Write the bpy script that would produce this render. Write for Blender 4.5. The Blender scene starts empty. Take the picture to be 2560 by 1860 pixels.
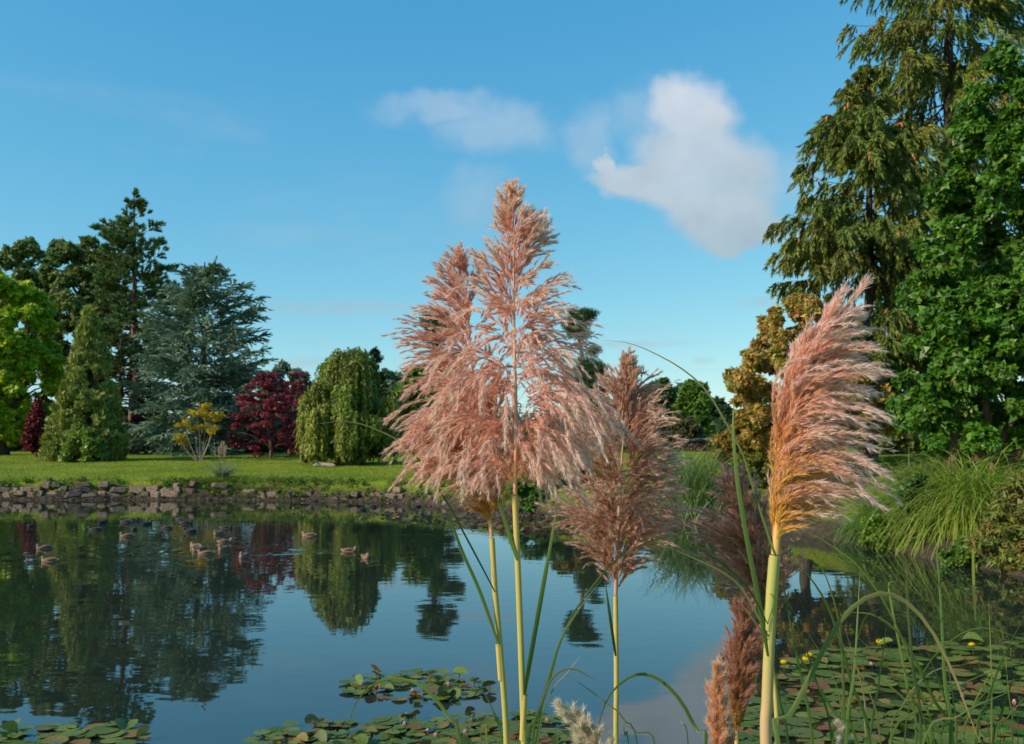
import bpy, math, random
import numpy as np

# ------------------------------------------------------------------ camera, sky, sun, exposure
R = math.radians
scene = bpy.context.scene
F, CX, CY = 2300.0, 1280.0, 930.0          # focal length and centre in photo pixels (2560 x 1860)
HC = 2.8                                   # camera height above the water (z = 0)
PITCH = math.atan2(180.0, F)
cam_d = bpy.data.cameras.new('camera'); cam = bpy.data.objects.new('camera', cam_d)
scene.collection.objects.link(cam); scene.camera = cam
cam.location = (0, 0, HC); cam.rotation_euler = (R(90) + PITCH, 0, 0)
cam_d.sensor_width = 36; cam_d.lens = 36 * F / 2560
cam_d.clip_start = 0.05; cam_d.clip_end = 6000
cam_d.dof.use_dof = True; cam_d.dof.focus_distance = 2.2; cam_d.dof.aperture_fstop = 11

SUN_DIR = np.array([-0.86, -0.40, 0.54]); SUN_DIR /= np.linalg.norm(SUN_DIR)
SUN_EL = math.asin(SUN_DIR[2]); SUN_AZ = math.atan2(SUN_DIR[0], SUN_DIR[1])

world = bpy.data.worlds.new('World'); scene.world = world; world.use_nodes = True
sun_d = bpy.data.lights.new('sun', 'SUN'); sun_d.energy = 5.0; sun_d.angle = R(0.5); sun_d.color = (1.0, 0.87, 0.70)
sun = bpy.data.objects.new('sun', sun_d); scene.collection.objects.link(sun)
sun.rotation_euler = (math.acos(SUN_DIR[2]), 0, math.atan2(SUN_DIR[1], SUN_DIR[0]) + R(90))
sun.location = (-30, -20, 40)
vs = scene.view_settings
vs.view_transform = 'Standard'; vs.look = 'None'; vs.gamma = 1; vs.exposure = 0.0; vs.use_curve_mapping = False
cy = scene.cycles
cy.use_denoising = True
cy.max_bounces = 7; cy.diffuse_bounces = 3; cy.glossy_bounces = 3; cy.transmission_bounces = 4; cy.transparent_max_bounces = 4
cy.sample_clamp_indirect = 6
cy.use_adaptive_sampling = True; cy.adaptive_threshold = 0.015


def ray(px, py):
    c, s = math.cos(PITCH), math.sin(PITCH)
    x = (px - CX) / F; v = (CY - py) / F
    return np.array([x, c - v * s, s + v * c])
def at_depth(px, py, Y):                   # pixel at a known distance (its foot, wall or usual size gives Y)
    d = ray(px, py); return np.array([0, 0, HC]) + d * (Y / d[1])
def at_z(px, py, z=0.0):                   # pixel on a level surface
    d = ray(px, py); return np.array([0, 0, HC]) + d * ((z - HC) / d[2])

# ---- world: Nishita sky, graded towards cyan, with a few fair-weather clouds
def build_world():
    nt = world.node_tree; nt.nodes.clear()
    N = nt.nodes.new; L = nt.links.new
    out = N('ShaderNodeOutputWorld'); bg = N('ShaderNodeBackground'); L(bg.outputs[0], out.inputs[0])
    sky = N('ShaderNodeTexSky'); sky.sky_type = 'NISHITA'; sky.sun_disc = False
    sky.sun_elevation = SUN_EL; sky.sun_rotation = SUN_AZ; sky.air_density = 1.0; sky.dust_density = 0.1; sky.ozone_density = 1.0
    bg.inputs[1].default_value = 0.12
    def math_(op, a, b=None, c=None, clamp=False):
        n = N('ShaderNodeMath'); n.operation = op; n.use_clamp = clamp
        for i, v in enumerate((a, b, c)):
            if v is None: continue
            if hasattr(v, 'is_linked') or hasattr(v, 'links'): L(v, n.inputs[i])
            else: n.inputs[i].default_value = v
        return n.outputs[0]
    sp = N('ShaderNodeSeparateColor'); L(sky.outputs[0], sp.inputs[0]); tint = N('ShaderNodeCombineColor')
    for ch, (g_, a_, b_) in enumerate(SKY_GRADE):    # one grade for the whole sky: out = a * (in * 0.12) ** g + b
        v_ = math_('MULTIPLY_ADD', math_('POWER', math_('MULTIPLY', sp.outputs[ch], 0.12), g_), a_ / 0.12, b_ / 0.12)
        L(math_('MAXIMUM', v_, 0.0), tint.inputs[ch])
    tc = N('ShaderNodeTexCoord'); sep = N('ShaderNodeSeparateXYZ'); L(tc.outputs['Generated'], sep.inputs[0])
    yy = math_('MAXIMUM', sep.outputs[1], 0.05)
    u = math_('DIVIDE', sep.outputs[0], yy); v = math_('DIVIDE', sep.outputs[2], yy)
    comb = N('ShaderNodeCombineXYZ'); L(u, comb.inputs[0]); L(v, comb.inputs[1])
    def noise(scale, detail, rough=0.55, off=0.0, src=None):
        mp = N('ShaderNodeMapping'); mp.inputs['Location'].default_value = (off, off * 0.7, off * 0.3)
        L(src or comb.outputs[0], mp.inputs[0])
        n = N('ShaderNodeTexNoise'); n.inputs['Scale'].default_value = scale; n.inputs['Detail'].default_value = detail
        n.inputs['Roughness'].default_value = rough; L(mp.outputs[0], n.inputs['Vector']); return n
    n1 = noise(16, 5, 0.5); n2 = noise(16, 5, 0.5, 5.3)
    wu = math_('ADD', u, math_('MULTIPLY', math_('SUBTRACT', n1.outputs[0], 0.5), 0.075))
    wv = math_('ADD', v, math_('MULTIPLY', math_('SUBTRACT', n2.outputs[0], 0.5), 0.075))
    nd = noise(9, 6, 0.55, 2.1)
    def puffs(lst, soft, wu=wu, wv=wv):
        acc = None
        for px, py, rx, ry in lst:
            d = ray(px, py); cu, cv = d[0] / d[1], d[2] / d[1]
            a = math_('MULTIPLY', math_('SUBTRACT', wu, cu), F / rx); b = math_('MULTIPLY', math_('SUBTRACT', wv, cv), F / ry)
            r = math_('SQRT', math_('ADD', math_('MULTIPLY', a, a), math_('MULTIPLY', b, b)))
            m = N('ShaderNodeMapRange'); m.interpolation_type = 'SMOOTHSTEP'
            m.inputs[1].default_value = 1.0 + soft; m.inputs[2].default_value = 1.0 - soft
            m.inputs[3].default_value = 0; m.inputs[4].default_value = 1
            L(r, m.inputs[0])
            acc = m.outputs[0] if acc is None else math_('MAXIMUM', acc, m.outputs[0])
        return acc
    main = puffs([(1735, 310, 115, 115), (1760, 430, 170, 120), (1800, 520, 150, 100), (1600, 445, 130, 50), (1500, 415, 35, 35), (1850, 585, 130, 45), (1690, 470, 130, 70)], 0.34)
    thin = puffs([(1090, 285, 130, 38), (1240, 330, 130, 60), (1480, 350, 55, 75), (1195, 505, 85, 70), (1330, 330, 70, 50), (1940, 470, 120, 80), (1640, 300, 120, 70)], 0.65)
    strk = puffs([(840, 768, 210, 17), (760, 905, 90, 12), (1900, 755, 60, 12), (1560, 860, 160, 9), (1180, 690, 120, 10), (1760, 905, 28, 9)], 0.8, math_('ADD', u, math_('MULTIPLY', math_('SUBTRACT', n1.outputs[0], 0.5), 0.03)), math_('ADD', v, math_('MULTIPLY', math_('SUBTRACT', n2.outputs[0], 0.5), 0.012)))
    nz = math_('MULTIPLY_ADD', nd.outputs[0], 1.6, -0.2, True)
    a_main = math_('MULTIPLY', main, math_('MULTIPLY_ADD', nz, 0.22, 0.70))
    a_thin = math_('MULTIPLY', math_('MULTIPLY', thin, math_('MULTIPLY_ADD', nz, .7, .3)), 0.42)
    a_strk = math_('MULTIPLY', math_('MULTIPLY', strk, math_('MULTIPLY_ADD', nz, .5, .5)), 0.42)
    # loose wisps anywhere in the sky, on a high flat layer
    zz = math_('MAXIMUM', sep.outputs[2], 0.06)
    c2 = N('ShaderNodeCombineXYZ'); L(math_('DIVIDE', sep.outputs[0], zz), c2.inputs[0]); L(math_('DIVIDE', sep.outputs[1], zz), c2.inputs[1])
    nw = noise(0.45, 6, 0.6, 3.7, c2.outputs[0])
    wisp = N('ShaderNodeMapRange'); wisp.interpolation_type = 'SMOOTHSTEP'
    wisp.inputs[1].default_value = 0.56; wisp.inputs[2].default_value = 0.85; wisp.inputs[4].default_value = 0.35
    L(nw.outputs[0], wisp.inputs[0])
    alpha = math_('MAXIMUM', math_('MAXIMUM', a_main, a_thin), math_('MAXIMUM', a_strk, wisp.outputs[0]), None, True)
    ns = noise(13, 5, 0.5, 8.8)
    sh = N('ShaderNodeMapRange'); sh.inputs[1].default_value = 0.20; sh.inputs[2].default_value = 0.42; L(math_('ADD', wv, math_('MULTIPLY', math_('SUBTRACT', ns.outputs[0], 0.5), 0.28)), sh.inputs[0])
    cc = N('ShaderNodeMix'); cc.data_type = 'RGBA'; L(sh.outputs[0], cc.inputs[0])
    k = 1 / 0.12
    cc.inputs[6].default_value = (0.42 * k, 0.50 * k, 0.55 * k, 1); cc.inputs[7].default_value = (0.73 * k, 0.77 * k, 0.84 * k, 1)  # cloud shading painted in: greyer undersides, paler tops
    mx = N('ShaderNodeMix'); mx.data_type = 'RGBA'; L(alpha, mx.inputs[0]); L(tint.outputs[0], mx.inputs[6]); L(cc.outputs[2], mx.inputs[7])
    L(mx.outputs[2], bg.inputs[0])
SKY_GRADE = ((1.0, 0.77, -0.032), (0.67, 0.94, 0.0), (0.40, 0.954, 0.0))
world.cycles.sampling_method = 'MANUAL'; world.cycles.sample_map_resolution = 256
build_world()

# ------------------------------------------------------------------ helpers
rng = np.random.default_rng(7); random.seed(7)
COL = scene.collection
UP = np.array([0, 0, 1.0])
def nrm(a): return a / np.maximum(np.linalg.norm(a, axis=-1, keepdims=True), 1e-9)
def rand_unit(n): return nrm(rng.normal(size=(n, 3)))
def sstep(a, b, x): t = np.clip((x - a) / (b - a), 0, 1); return t * t * (3 - 2 * t)

def make_mesh(name, verts, faces, mat=None, col=None, smooth=False, extra=None):
    verts = np.asarray(verts, dtype=np.float32).reshape(-1, 3)
    if not isinstance(faces, (list, tuple)): faces = [faces]
    faces = [np.asarray(f, dtype=np.int32) for f in faces if len(f)]
    me = bpy.data.meshes.new(name)
    nl = sum(f.size for f in faces); nf = sum(len(f) for f in faces)
    me.vertices.add(len(verts)); me.loops.add(nl); me.polygons.add(nf)
    me.vertices.foreach_set('co', verts.ravel())
    me.loops.foreach_set('vertex_index', np.concatenate([f.ravel() for f in faces]))
    tot = np.concatenate([np.full(len(f), f.shape[1], dtype=np.int32) for f in faces])
    st = np.zeros(nf, dtype=np.int32); st[1:] = np.cumsum(tot)[:-1]
    me.polygons.foreach_set('loop_start', st); me.polygons.foreach_set('loop_total', tot)
    if smooth: me.polygons.foreach_set('use_smooth', np.ones(nf, dtype=bool))
    if col is not None:
        c = np.ones((len(verts), 4), dtype=np.float32); c[:, :3] = np.clip(col, 0, 1)
        a = me.attributes.new('Col', 'FLOAT_COLOR', 'POINT'); a.data.foreach_set('color', c.ravel())
    for k, v in (extra or {}).items():
        a = me.attributes.new(k, 'FLOAT', 'POINT'); a.data.foreach_set('value', np.asarray(v, dtype=np.float32))
    me.update(calc_edges=True)
    if mat: me.materials.append(mat)
    return me
def obj(name, me, parent=None, loc=None):
    o = bpy.data.objects.new(name, me); COL.objects.link(o)
    if parent is not None:
        o.parent = parent; o.matrix_parent_inverse.identity()
        if parent.location.length > 0 and loc is None and me is not None:
            o.location = -np.array(parent.location)      # meshes are in world coordinates
    if loc is not None: o.location = loc
    return o
def tag(o, label=None, cat=None, group=None, kind=None):
    if label: o['label'] = label
    if cat: o['category'] = cat
    if group: o['group'] = group
    if kind: o['kind'] = kind
    return o
def thing(name, label, cat, loc=(0, 0, 0), group=None):
    o = bpy.data.objects.new(name, None); COL.objects.link(o); o.location = loc
    o.empty_display_size = 0.2
    return tag(o, label, cat, group)

class Geo:                                   # collects vertices, quads, tris and colours
    def __init__(s): s.v = []; s.q = []; s.t = []; s.c = []; s.n = 0
    def add(s, v, q=None, t=None, c=(0.5, 0.5, 0.5)):
        v = np.asarray(v).reshape(-1, 3)
        if q is not None and len(q): s.q.append(np.asarray(q) + s.n)
        if t is not None and len(t): s.t.append(np.asarray(t) + s.n)
        c = np.asarray(c, dtype=float)
        s.c.append(np.broadcast_to(c, (len(v), 3)) if c.ndim == 1 else c)
        s.v.append(v); s.n += len(v)
    def mesh(s, name, mat, smooth=False):
        f = []
        if s.q: f.append(np.concatenate(s.q))
        if s.t: f.append(np.concatenate(s.t))
        return make_mesh(name, np.concatenate(s.v), f, mat, np.concatenate(s.c), smooth)

def cards(g, P, A, Nn, L, W, c, mid=0.45):   # leaf-shaped rhombi
    n = len(P); L = np.broadcast_to(L, n)[:, None]; W = np.broadcast_to(W, n)[:, None]
    S = nrm(np.cross(A, Nn))
    V = np.stack([P, P + A * L * mid + S * W * .5, P + A * L, P + A * L * mid - S * W * .5], 1)
    q = np.arange(n * 4).reshape(n, 4)
    c = np.asarray(c); c = np.repeat(c, 4, 0) if c.ndim == 2 else c
    g.add(V, q=q, c=c)
def slivers(g, P, A, S, L, W, c):            # thin triangles
    n = len(P); L = np.broadcast_to(L, n)[:, None]; W = np.broadcast_to(W, n)[:, None]
    V = np.stack([P - S * W * .5, P + S * W * .5, P + A * L], 1)
    c = np.asarray(c); c = np.repeat(c, 3, 0) if c.ndim == 2 else c
    g.add(V, t=np.arange(n * 3).reshape(n, 3), c=c)
def strands(P0, D0, L, acc, k, jit=0.0, ramp=False):     # bending strands: (n, k+1, 3)
    P0 = np.asarray(P0, float); d = nrm(np.asarray(D0, float)); n = len(P0)
    L = np.broadcast_to(L, n)[:, None]; acc = np.broadcast_to(acc, (n, 3))
    out = [P0]; p = P0
    for i in range(k):
        d = nrm(d + acc / k * (2 * (i + .5) / k if ramp else 1) + (rng.normal(size=(n, 3)) * jit if jit else 0))
        p = p + d * L / k; out.append(p)
    return np.stack(out, 1)
def ribbons(g, PT, W, S, c):                 # PT (n,k,3), W (n,k) or (k,), S (n,3) width direction
    n, k, _ = PT.shape; W = np.broadcast_to(W, (n, k))[..., None]
    S = np.broadcast_to(S[:, None, :], PT.shape)
    V = np.stack([PT - S * W * .5, PT + S * W * .5], 2).reshape(-1, 3)
    b = (np.arange(n)[:, None] * k + np.arange(k - 1)[None, :]).ravel() * 2
    q = np.stack([b, b + 1, b + 3, b + 2], 1)
    c = np.asarray(c)
    if c.ndim == 2: c = np.repeat(c, 2 * k, 0)
    elif c.ndim == 3: c = np.repeat(c.reshape(-1, 3), 2, 0)
    g.add(V, q=q, c=c)
def sample(PT, idx, t):                      # point and tangent on strand idx at t
    k = PT.shape[1] - 1; f = np.clip(t, 0, 0.9999) * k; i = f.astype(int); w = (f - i)[:, None]
    a = PT[idx, i]; b = PT[idx, i + 1]
    return a * (1 - w) + b * w, nrm(b - a)
def tube(g, pts, rad, c, ns=6):
    pts = np.asarray(pts, float); k = len(pts); rad = np.broadcast_to(rad, k)
    t = nrm(np.gradient(pts, axis=0))
    ref = np.array([0.3, 1, 0.2]) if abs(t[0][2]) > .6 else UP
    a = nrm(np.cross(t, ref)); b = np.cross(t, a)
    th = np.linspace(0, 2 * np.pi, ns, endpoint=False)
    V = pts[:, None] + (a[:, None] * np.cos(th)[None, :, None] + b[:, None] * np.sin(th)[None, :, None]) * rad[:, None, None]
    i = np.arange(k - 1)[:, None] * ns; j = np.arange(ns)[None]; j2 = (j + 1) % ns
    q = np.stack([i + j, i + j2, i + ns + j2, i + ns + j], -1).reshape(-1, 4)
    g.add(V.reshape(-1, 3), q=q, c=c)
def spline(pts, n):                          # Catmull-Rom through points
    p = np.asarray(pts, float); p = np.vstack([2 * p[0] - p[1], p, 2 * p[-1] - p[-2]])
    m = len(p) - 3; u = np.linspace(0, m - 1e-6, n); i = u.astype(int); t = (u - i)[:, None]
    a, b, c_, d = p[i], p[i + 1], p[i + 2], p[i + 3]
    return .5 * (2 * b + (c_ - a) * t + (2 * a - 5 * b + 4 * c_ - d) * t ** 2 + (3 * b - a - 3 * c_ + d) * t ** 3)
def jit_col(base, n, v=0.18, hue=0.08):
    b = np.asarray(base, float)[None]; k = 1 + rng.normal(size=(n, 1)) * v
    return np.clip(b * np.clip(k, .4, 1.8) * (1 + rng.normal(size=(n, 3)) * hue), 0.002, .95)
def mixc(a, b, t): t = np.asarray(t)[..., None]; return np.asarray(a) * (1 - t) + np.asarray(b) * t

# ------------------------------------------------------------------ materials
def new_mat(name):
    m = bpy.data.materials.new(name); m.use_nodes = True; nt = m.node_tree; nt.nodes.clear()
    return m, nt, nt.nodes.new, nt.links.new
def foliage_mat(name, trans=0.35, rough=0.6, spec=0.25, boost=1.25, gloss_tint=None):
    m, nt, N, L = new_mat(name)
    out = N('ShaderNodeOutputMaterial'); at = N('ShaderNodeAttribute'); at.attribute_name = 'Col'
    p = N('ShaderNodeBsdfPrincipled'); p.inputs['Roughness'].default_value = rough; p.inputs['Specular IOR Level'].default_value = spec
    L(at.outputs['Color'], p.inputs['Base Color'])
    t = N('ShaderNodeBsdfTranslucent'); b = N('ShaderNodeMix'); b.data_type = 'RGBA'; b.blend_type = 'MULTIPLY'; b.inputs[0].default_value = 1
    b.inputs[7].default_value = (boost, boost, boost * .8, 1); L(at.outputs['Color'], b.inputs[6]); L(b.outputs[2], t.inputs[0])
    mx = N('ShaderNodeMixShader'); mx.inputs[0].default_value = trans
    L(p.outputs[0], mx.inputs[1]); L(t.outputs[0], mx.inputs[2]); L(mx.outputs[0], out.inputs[0])
    return m
M_LEAF = foliage_mat('leaf', .35, .5, .35)
M_GLOSSLEAF = foliage_mat('glossy_leaf', .30, .42, .4)
M_NEEDLE = foliage_mat('needle', .15, .65, .2)
M_GRASS = foliage_mat('grass_blade', .40, .45, .35)
M_PLUME = foliage_mat('plume_silk', .48, .7, .15, 1.05)

def bark_mat(name, c1, c2, scale=6):
    m, nt, N, L = new_mat(name)
    out = N('ShaderNodeOutputMaterial'); p = N('ShaderNodeBsdfPrincipled'); p.inputs['Roughness'].default_value = .9
    tc = N('ShaderNodeTexCoord'); mp = N('ShaderNodeMapping'); mp.inputs['Scale'].default_value = (1, 1, .25); L(tc.outputs['Object'], mp.inputs[0])
    n = N('ShaderNodeTexNoise'); n.inputs['Scale'].default_value = scale; n.inputs['Detail'].default_value = 6; L(mp.outputs[0], n.inputs[0])
    r = N('ShaderNodeValToRGB'); r.color_ramp.elements[0].color = (*c1, 1); r.color_ramp.elements[1].color = (*c2, 1)
    r.color_ramp.elements[0].position = .35; r.color_ramp.elements[1].position = .7
    L(n.outputs[0], r.inputs[0]); L(r.outputs[0], p.inputs['Base Color'])
    b = N('ShaderNodeBump'); b.inputs['Strength'].default_value = .6; b.inputs['Distance'].default_value = .04; L(n.outputs[0], b.inputs['Height']); L(b.outputs[0], p.inputs['Normal'])
    L(p.outputs[0], out.inputs[0]); return m
M_BARK = bark_mat('bark_brown', (.03, .02, .014), (.11, .08, .055))
M_BARKRED = bark_mat('bark_reddish', (.07, .035, .022), (.22, .12, .08))
M_BARKPALE = bark_mat('bark_pale', (.20, .15, .11), (.42, .34, .26))

def ground_mat():
    m, nt, N, L = new_mat('lawn_and_bank')
    out = N('ShaderNodeOutputMaterial'); p = N('ShaderNodeBsdfPrincipled'); p.inputs['Roughness'].default_value = .95; p.inputs['Specular IOR Level'].default_value = .1
    ge = N('ShaderNodeNewGeometry'); at = N('ShaderNodeAttribute'); at.attribute_name = 'shore'
    def noise(s, d=5, r=.55):
        n = N('ShaderNodeTexNoise'); n.inputs['Scale'].default_value = s; n.inputs['Detail'].default_value = d; n.inputs['Roughness'].default_value = r
        L(ge.outputs['Position'], n.inputs[0]); return n.outputs[0]
    def ramp(src, *st):
        r = N('ShaderNodeValToRGB'); e = r.color_ramp.elements
        while len(e) < len(st): e.new(.5)
        for x, (po, c) in zip(e, st): x.position = po; x.color = (*c, 1)
        L(src, r.inputs[0]); return r.outputs[0]
    def mix(f, a, b, bl='MIX'):
        n = N('ShaderNodeMix'); n.data_type = 'RGBA'; n.blend_type = bl
        if isinstance(f, float): n.inputs[0].default_value = f
        else: L(f, n.inputs[0])
        L(a, n.inputs[6]); L(b, n.inputs[7]); return n.outputs[2]
    g = ramp(noise(.35, 6), (.32, (.12, .18, .012)), (.5, (.18, .24, .016)), (.68, (.25, .26, .03)))
    fine = ramp(noise(9, 8, .7), (.3, (.55, .6, .5)), (.7, (1.25, 1.2, 1.1)))
    g2 = mix(1.0, g, fine, 'MULTIPLY')
    mud = ramp(noise(5, 8, .65), (.3, (.025, .02, .013)), (.6, (.085, .065, .045)), (.8, (.14, .11, .08)))
    sh = N('ShaderNodeMath'); sh.operation = 'MULTIPLY_ADD'; L(noise(1.2, 6), sh.inputs[0]); sh.inputs[1].default_value = -1.1; L(at.outputs['Fac'], sh.inputs[2])
    mr = N('ShaderNodeMapRange'); mr.inputs[1].default_value = -.05; mr.inputs[2].default_value = .45; L(sh.outputs[0], mr.inputs[0])
    c = mix(mr.outputs[0], mud, g2); L(c, p.inputs['Base Color'])
    b = N('ShaderNodeBump'); b.inputs['Strength'].default_value = .9; b.inputs['Distance'].default_value = .05; L(noise(14, 6, .7), b.inputs['Height']); L(b.outputs[0], p.inputs['Normal'])
    L(p.outputs[0], out.inputs[0]); return m
M_GROUND = ground_mat()

def water_mat():
    m, nt, N, L = new_mat('pond_water')
    out = N('ShaderNodeOutputMaterial'); p = N('ShaderNodeBsdfPrincipled')
    p.inputs['Base Color'].default_value = (.018, .027, .020, 1); p.inputs['Roughness'].default_value = .015; p.inputs['IOR'].default_value = 1.75
    p.inputs['Specular IOR Level'].default_value = .5
    ge = N('ShaderNodeNewGeometry')
    mp = N('ShaderNodeMapping'); mp.inputs['Scale'].default_value = (.55, 1, 1); L(ge.outputs['Position'], mp.inputs[0])
    n1 = N('ShaderNodeTexNoise'); n1.inputs['Scale'].default_value = 2.6; n1.inputs['Detail'].default_value = 2; n1.inputs['Roughness'].default_value = .4; L(mp.outputs[0], n1.inputs[0])
    n2 = N('ShaderNodeTexNoise'); n2.inputs['Scale'].default_value = .22; n2.inputs['Detail'].default_value = 3; L(ge.outputs['Position'], n2.inputs[0])
    mr = N('ShaderNodeMapRange'); mr.inputs[1].default_value = .35; mr.inputs[2].default_value = .7; mr.inputs[3].default_value = .35; mr.inputs[4].default_value = 1.0; L(n2.outputs[0], mr.inputs[0])
    mu = N('ShaderNodeMath'); mu.operation = 'MULTIPLY'; L(n1.outputs[0], mu.inputs[0]); L(mr.outputs[0], mu.inputs[1])
    b = N('ShaderNodeBump'); b.inputs['Strength'].default_value = 1; b.inputs['Distance'].default_value = .0030; L(mu.outputs[0], b.inputs['Height']); L(b.outputs[0], p.inputs['Normal'])
    L(p.outputs[0], out.inputs[0]); return m
M_WATER = water_mat()

def simple_mat(name, c1, c2, scale=8, rough=.85, bump=.3, rand=0.0, spec=.3):
    m, nt, N, L = new_mat(name)
    out = N('ShaderNodeOutputMaterial'); p = N('ShaderNodeBsdfPrincipled'); p.inputs['Roughness'].default_value = rough; p.inputs['Specular IOR Level'].default_value = spec
    tc = N('ShaderNodeTexCoord'); n = N('ShaderNodeTexNoise'); n.inputs['Scale'].default_value = scale; n.inputs['Detail'].default_value = 6; L(tc.outputs['Object'], n.inputs[0])
    r = N('ShaderNodeValToRGB'); r.color_ramp.elements[0].color = (*c1, 1); r.color_ramp.elements[1].color = (*c2, 1)
    r.color_ramp.elements[0].position = .3; r.color_ramp.elements[1].position = .72
    L(n.outputs[0], r.inputs[0]); c = r.outputs[0]
    if rand:
        oi = N('ShaderNodeObjectInfo'); hv = N('ShaderNodeHueSaturation')
        mr = N('ShaderNodeMapRange'); mr.inputs[3].default_value = 1 - rand; mr.inputs[4].default_value = 1 + rand; L(oi.outputs['Random'], mr.inputs[0])
        L(mr.outputs[0], hv.inputs['Value']); L(c, hv.inputs['Color']); c = hv.outputs[0]
    L(c, p.inputs['Base Color'])
    b = N('ShaderNodeBump'); b.inputs['Strength'].default_value = bump; b.inputs['Distance'].default_value = .03; L(n.outputs[0], b.inputs['Height']); L(b.outputs[0], p.inputs['Normal'])
    L(p.outputs[0], out.inputs[0]); return m
M_STONE = simple_mat('bank_stone', (.075, .05, .036), (.28, .20, .145), 5, .9, .9, .5)
M_PEBBLE = foliage_mat('shore_debris', 0.0, .8, .3)

# ------------------------------------------------------------------ terrain and water
SHORE_PX = [(0, 1250), (150, 1251), (300, 1249), (450, 1251), (600, 1251), (750, 1253), (900, 1256), (1000, 1260), (1080, 1266), (1150, 1276),
            (1230, 1288), (1330, 1292), (1440, 1298), (1560, 1306), (1680, 1312), (1790, 1313), (1880, 1318), (1960, 1332), (2080, 1350), (2200, 1372), (2330, 1397), (2450, 1420), (2560, 1442)]
shore = [at_z(x, y)[:2] for x, y in SHORE_PX]
x0, y0 = shore[0]; x1, y1 = shore[-1]
shore = [(-62, 8), (-58, 30), (-46, 43), (-36, 46.5)] + [tuple(s) for s in shore] + [(12.0, 15), (12.2, 10), (10, 6.2), (6, 4.6), (2, 4.1), (-4, 4.2), (-12, 3.6), (-30, 3.0), (-50, 3.5)]
SH = spline(np.array(shore + [shore[0]]), 240)[:-1]
def shore_dist(x, y):                       # positive on land
    P = np.stack([x.ravel(), y.ravel()], 1); A = SH; B = np.roll(SH, -1, 0)
    best = np.full(len(P), 1e9); inside = np.zeros(len(P), bool)
    for a, b in zip(A, B):
        ab = b - a; t = np.clip(((P - a) @ ab) / (ab @ ab + 1e-9), 0, 1)
        d = np.hypot(*(P - a - t[:, None] * ab).T); best = np.minimum(best, d)
        c = ((a[1] > P[:, 1]) != (b[1] > P[:, 1]))
        if abs(b[1] - a[1]) > 1e-9:
            inside ^= c & (P[:, 0] < (b[0] - a[0]) * (P[:, 1] - a[1]) / (b[1] - a[1]) + a[0])
    return np.where(inside, -best, best).reshape(np.shape(x))
def ground_z(x, y, d=None):
    x = np.asarray(x, float); y = np.asarray(y, float)
    if d is None: d = shore_dist(np.atleast_1d(x), np.atleast_1d(y)).reshape(np.shape(x))
    far = np.interp(d, [-3, -.6, 0, .5, .85, 1.7, 4, 13, 18, 26, 60, 300], [-1, -.25, -.02, .2, .85, 1.05, 1.2, 1.55, 1.62, 1.9, 2.2, 2.45])
    right = np.interp(d, [-3, -.6, 0, .25, .7, 1.5, 3, 6, 14, 60], [-1, -.3, -.03, .32, .5, .8, 1.5, 2.2, 2.45, 2.5])
    near = np.interp(d, [-3, -.6, 0, 1, 2.4, 5, 60], [-1, -.3, -.02, .5, 1.1, 1.2, 1.4])
    wr = sstep(4.5, 9, x) * (1 - sstep(36, 48, y)); wn = 1 - sstep(5, 12, y)
    z = far * (1 - wr) + right * wr; z = z * (1 - wn) + near * wn
    land = np.clip(d / 3, 0, 1)
    z = z + land * (.05 * np.sin(x * .7 + y * .31) * np.sin(y * .53 - x * .21) + .03 * np.sin(x * 1.9 + 1.3) * np.sin(y * 1.7))
    return z
def gz(x, y): return float(ground_z(np.array([x]), np.array([y]))[0])
def grow(a, b, step, k, out):               # graded coordinates
    lo, hi = [a], [b]; s = step
    while lo[-1] > -out: s *= k; lo.append(lo[-1] - s)
    s = step
    while hi[-1] < out: s *= k; hi.append(hi[-1] + s)
    return np.array(lo[::-1] + list(np.arange(a + step, b, step)) + hi)
xs = grow(-28, 14, .4, 1.25, 2500); ys = grow(2, 56, .4, 1.25, 2500)
GX, GY = np.meshgrid(xs, ys)
GD = shore_dist(GX, GY); GD = GD + (np.sin(GX * 2.3) * np.sin(GY * 1.9) * .08 + np.sin(GX * 5.1 + GY * 3) * .04)
GZ = ground_z(GX, GY, GD)
def grid_faces(nx, ny):
    i = np.arange(ny - 1)[:, None] * nx + np.arange(nx - 1)[None]
    return np.stack([i, i + 1, i + nx + 1, i + nx], -1).reshape(-1, 4)
tag(obj('ground', make_mesh('ground', np.stack([GX, GY, GZ], -1).reshape(-1, 3), grid_faces(len(xs), len(ys)), M_GROUND, smooth=True, extra={'shore': GD.ravel()})), kind='structure')

# ducks: (px, py, heading in degrees: 0 = to the right, 90 = away, colour kind, speed, body size)
DUCKS = [(77, 1317, 95, 'dark', 0), (238, 1326, 180, 'dark', 0), (256, 1309, 80, 'dark', 0), (314, 1307, 170, 'dark', 0), (333, 1303, 5, 'dark', 0),
         (335, 1325, 100, 'dark', 0), (368, 1312, 60, 'dark', 0), (317, 1342, 200, 'brown', 0), (417, 1322, 175, 'dark', 0), (450, 1300, 160, 'dark', 0),
         (466, 1310, 10, 'dark', 0), (475, 1331, 190, 'dark', 0), (566, 1322, 0, 'dark', .6), (547, 1336, 250, 'brown', 0),
         (489, 1368, 150, 'brown', .5), (500, 1377, 230, 'brown', 0), (514, 1386, 190, 'brown', 0), (563, 1357, 20, 'brown', .7),
         (561, 1375, 250, 'brown', 0), (610, 1393, 265, 'brown', .6), (772, 1341, 170, 'brown', .6), (873, 1379, 0, 'brown', .9), (913, 1395, 300, 'brown', 1.0),
         (111, 1372, 215, 'brown', 0), (124, 1404, 185, 'brown', .4), (904, 1276, 190, 'dark', .4), (930, 1268, 180, 'dark', .4), (1042, 1268, 200, 'dark', .3)]
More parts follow.
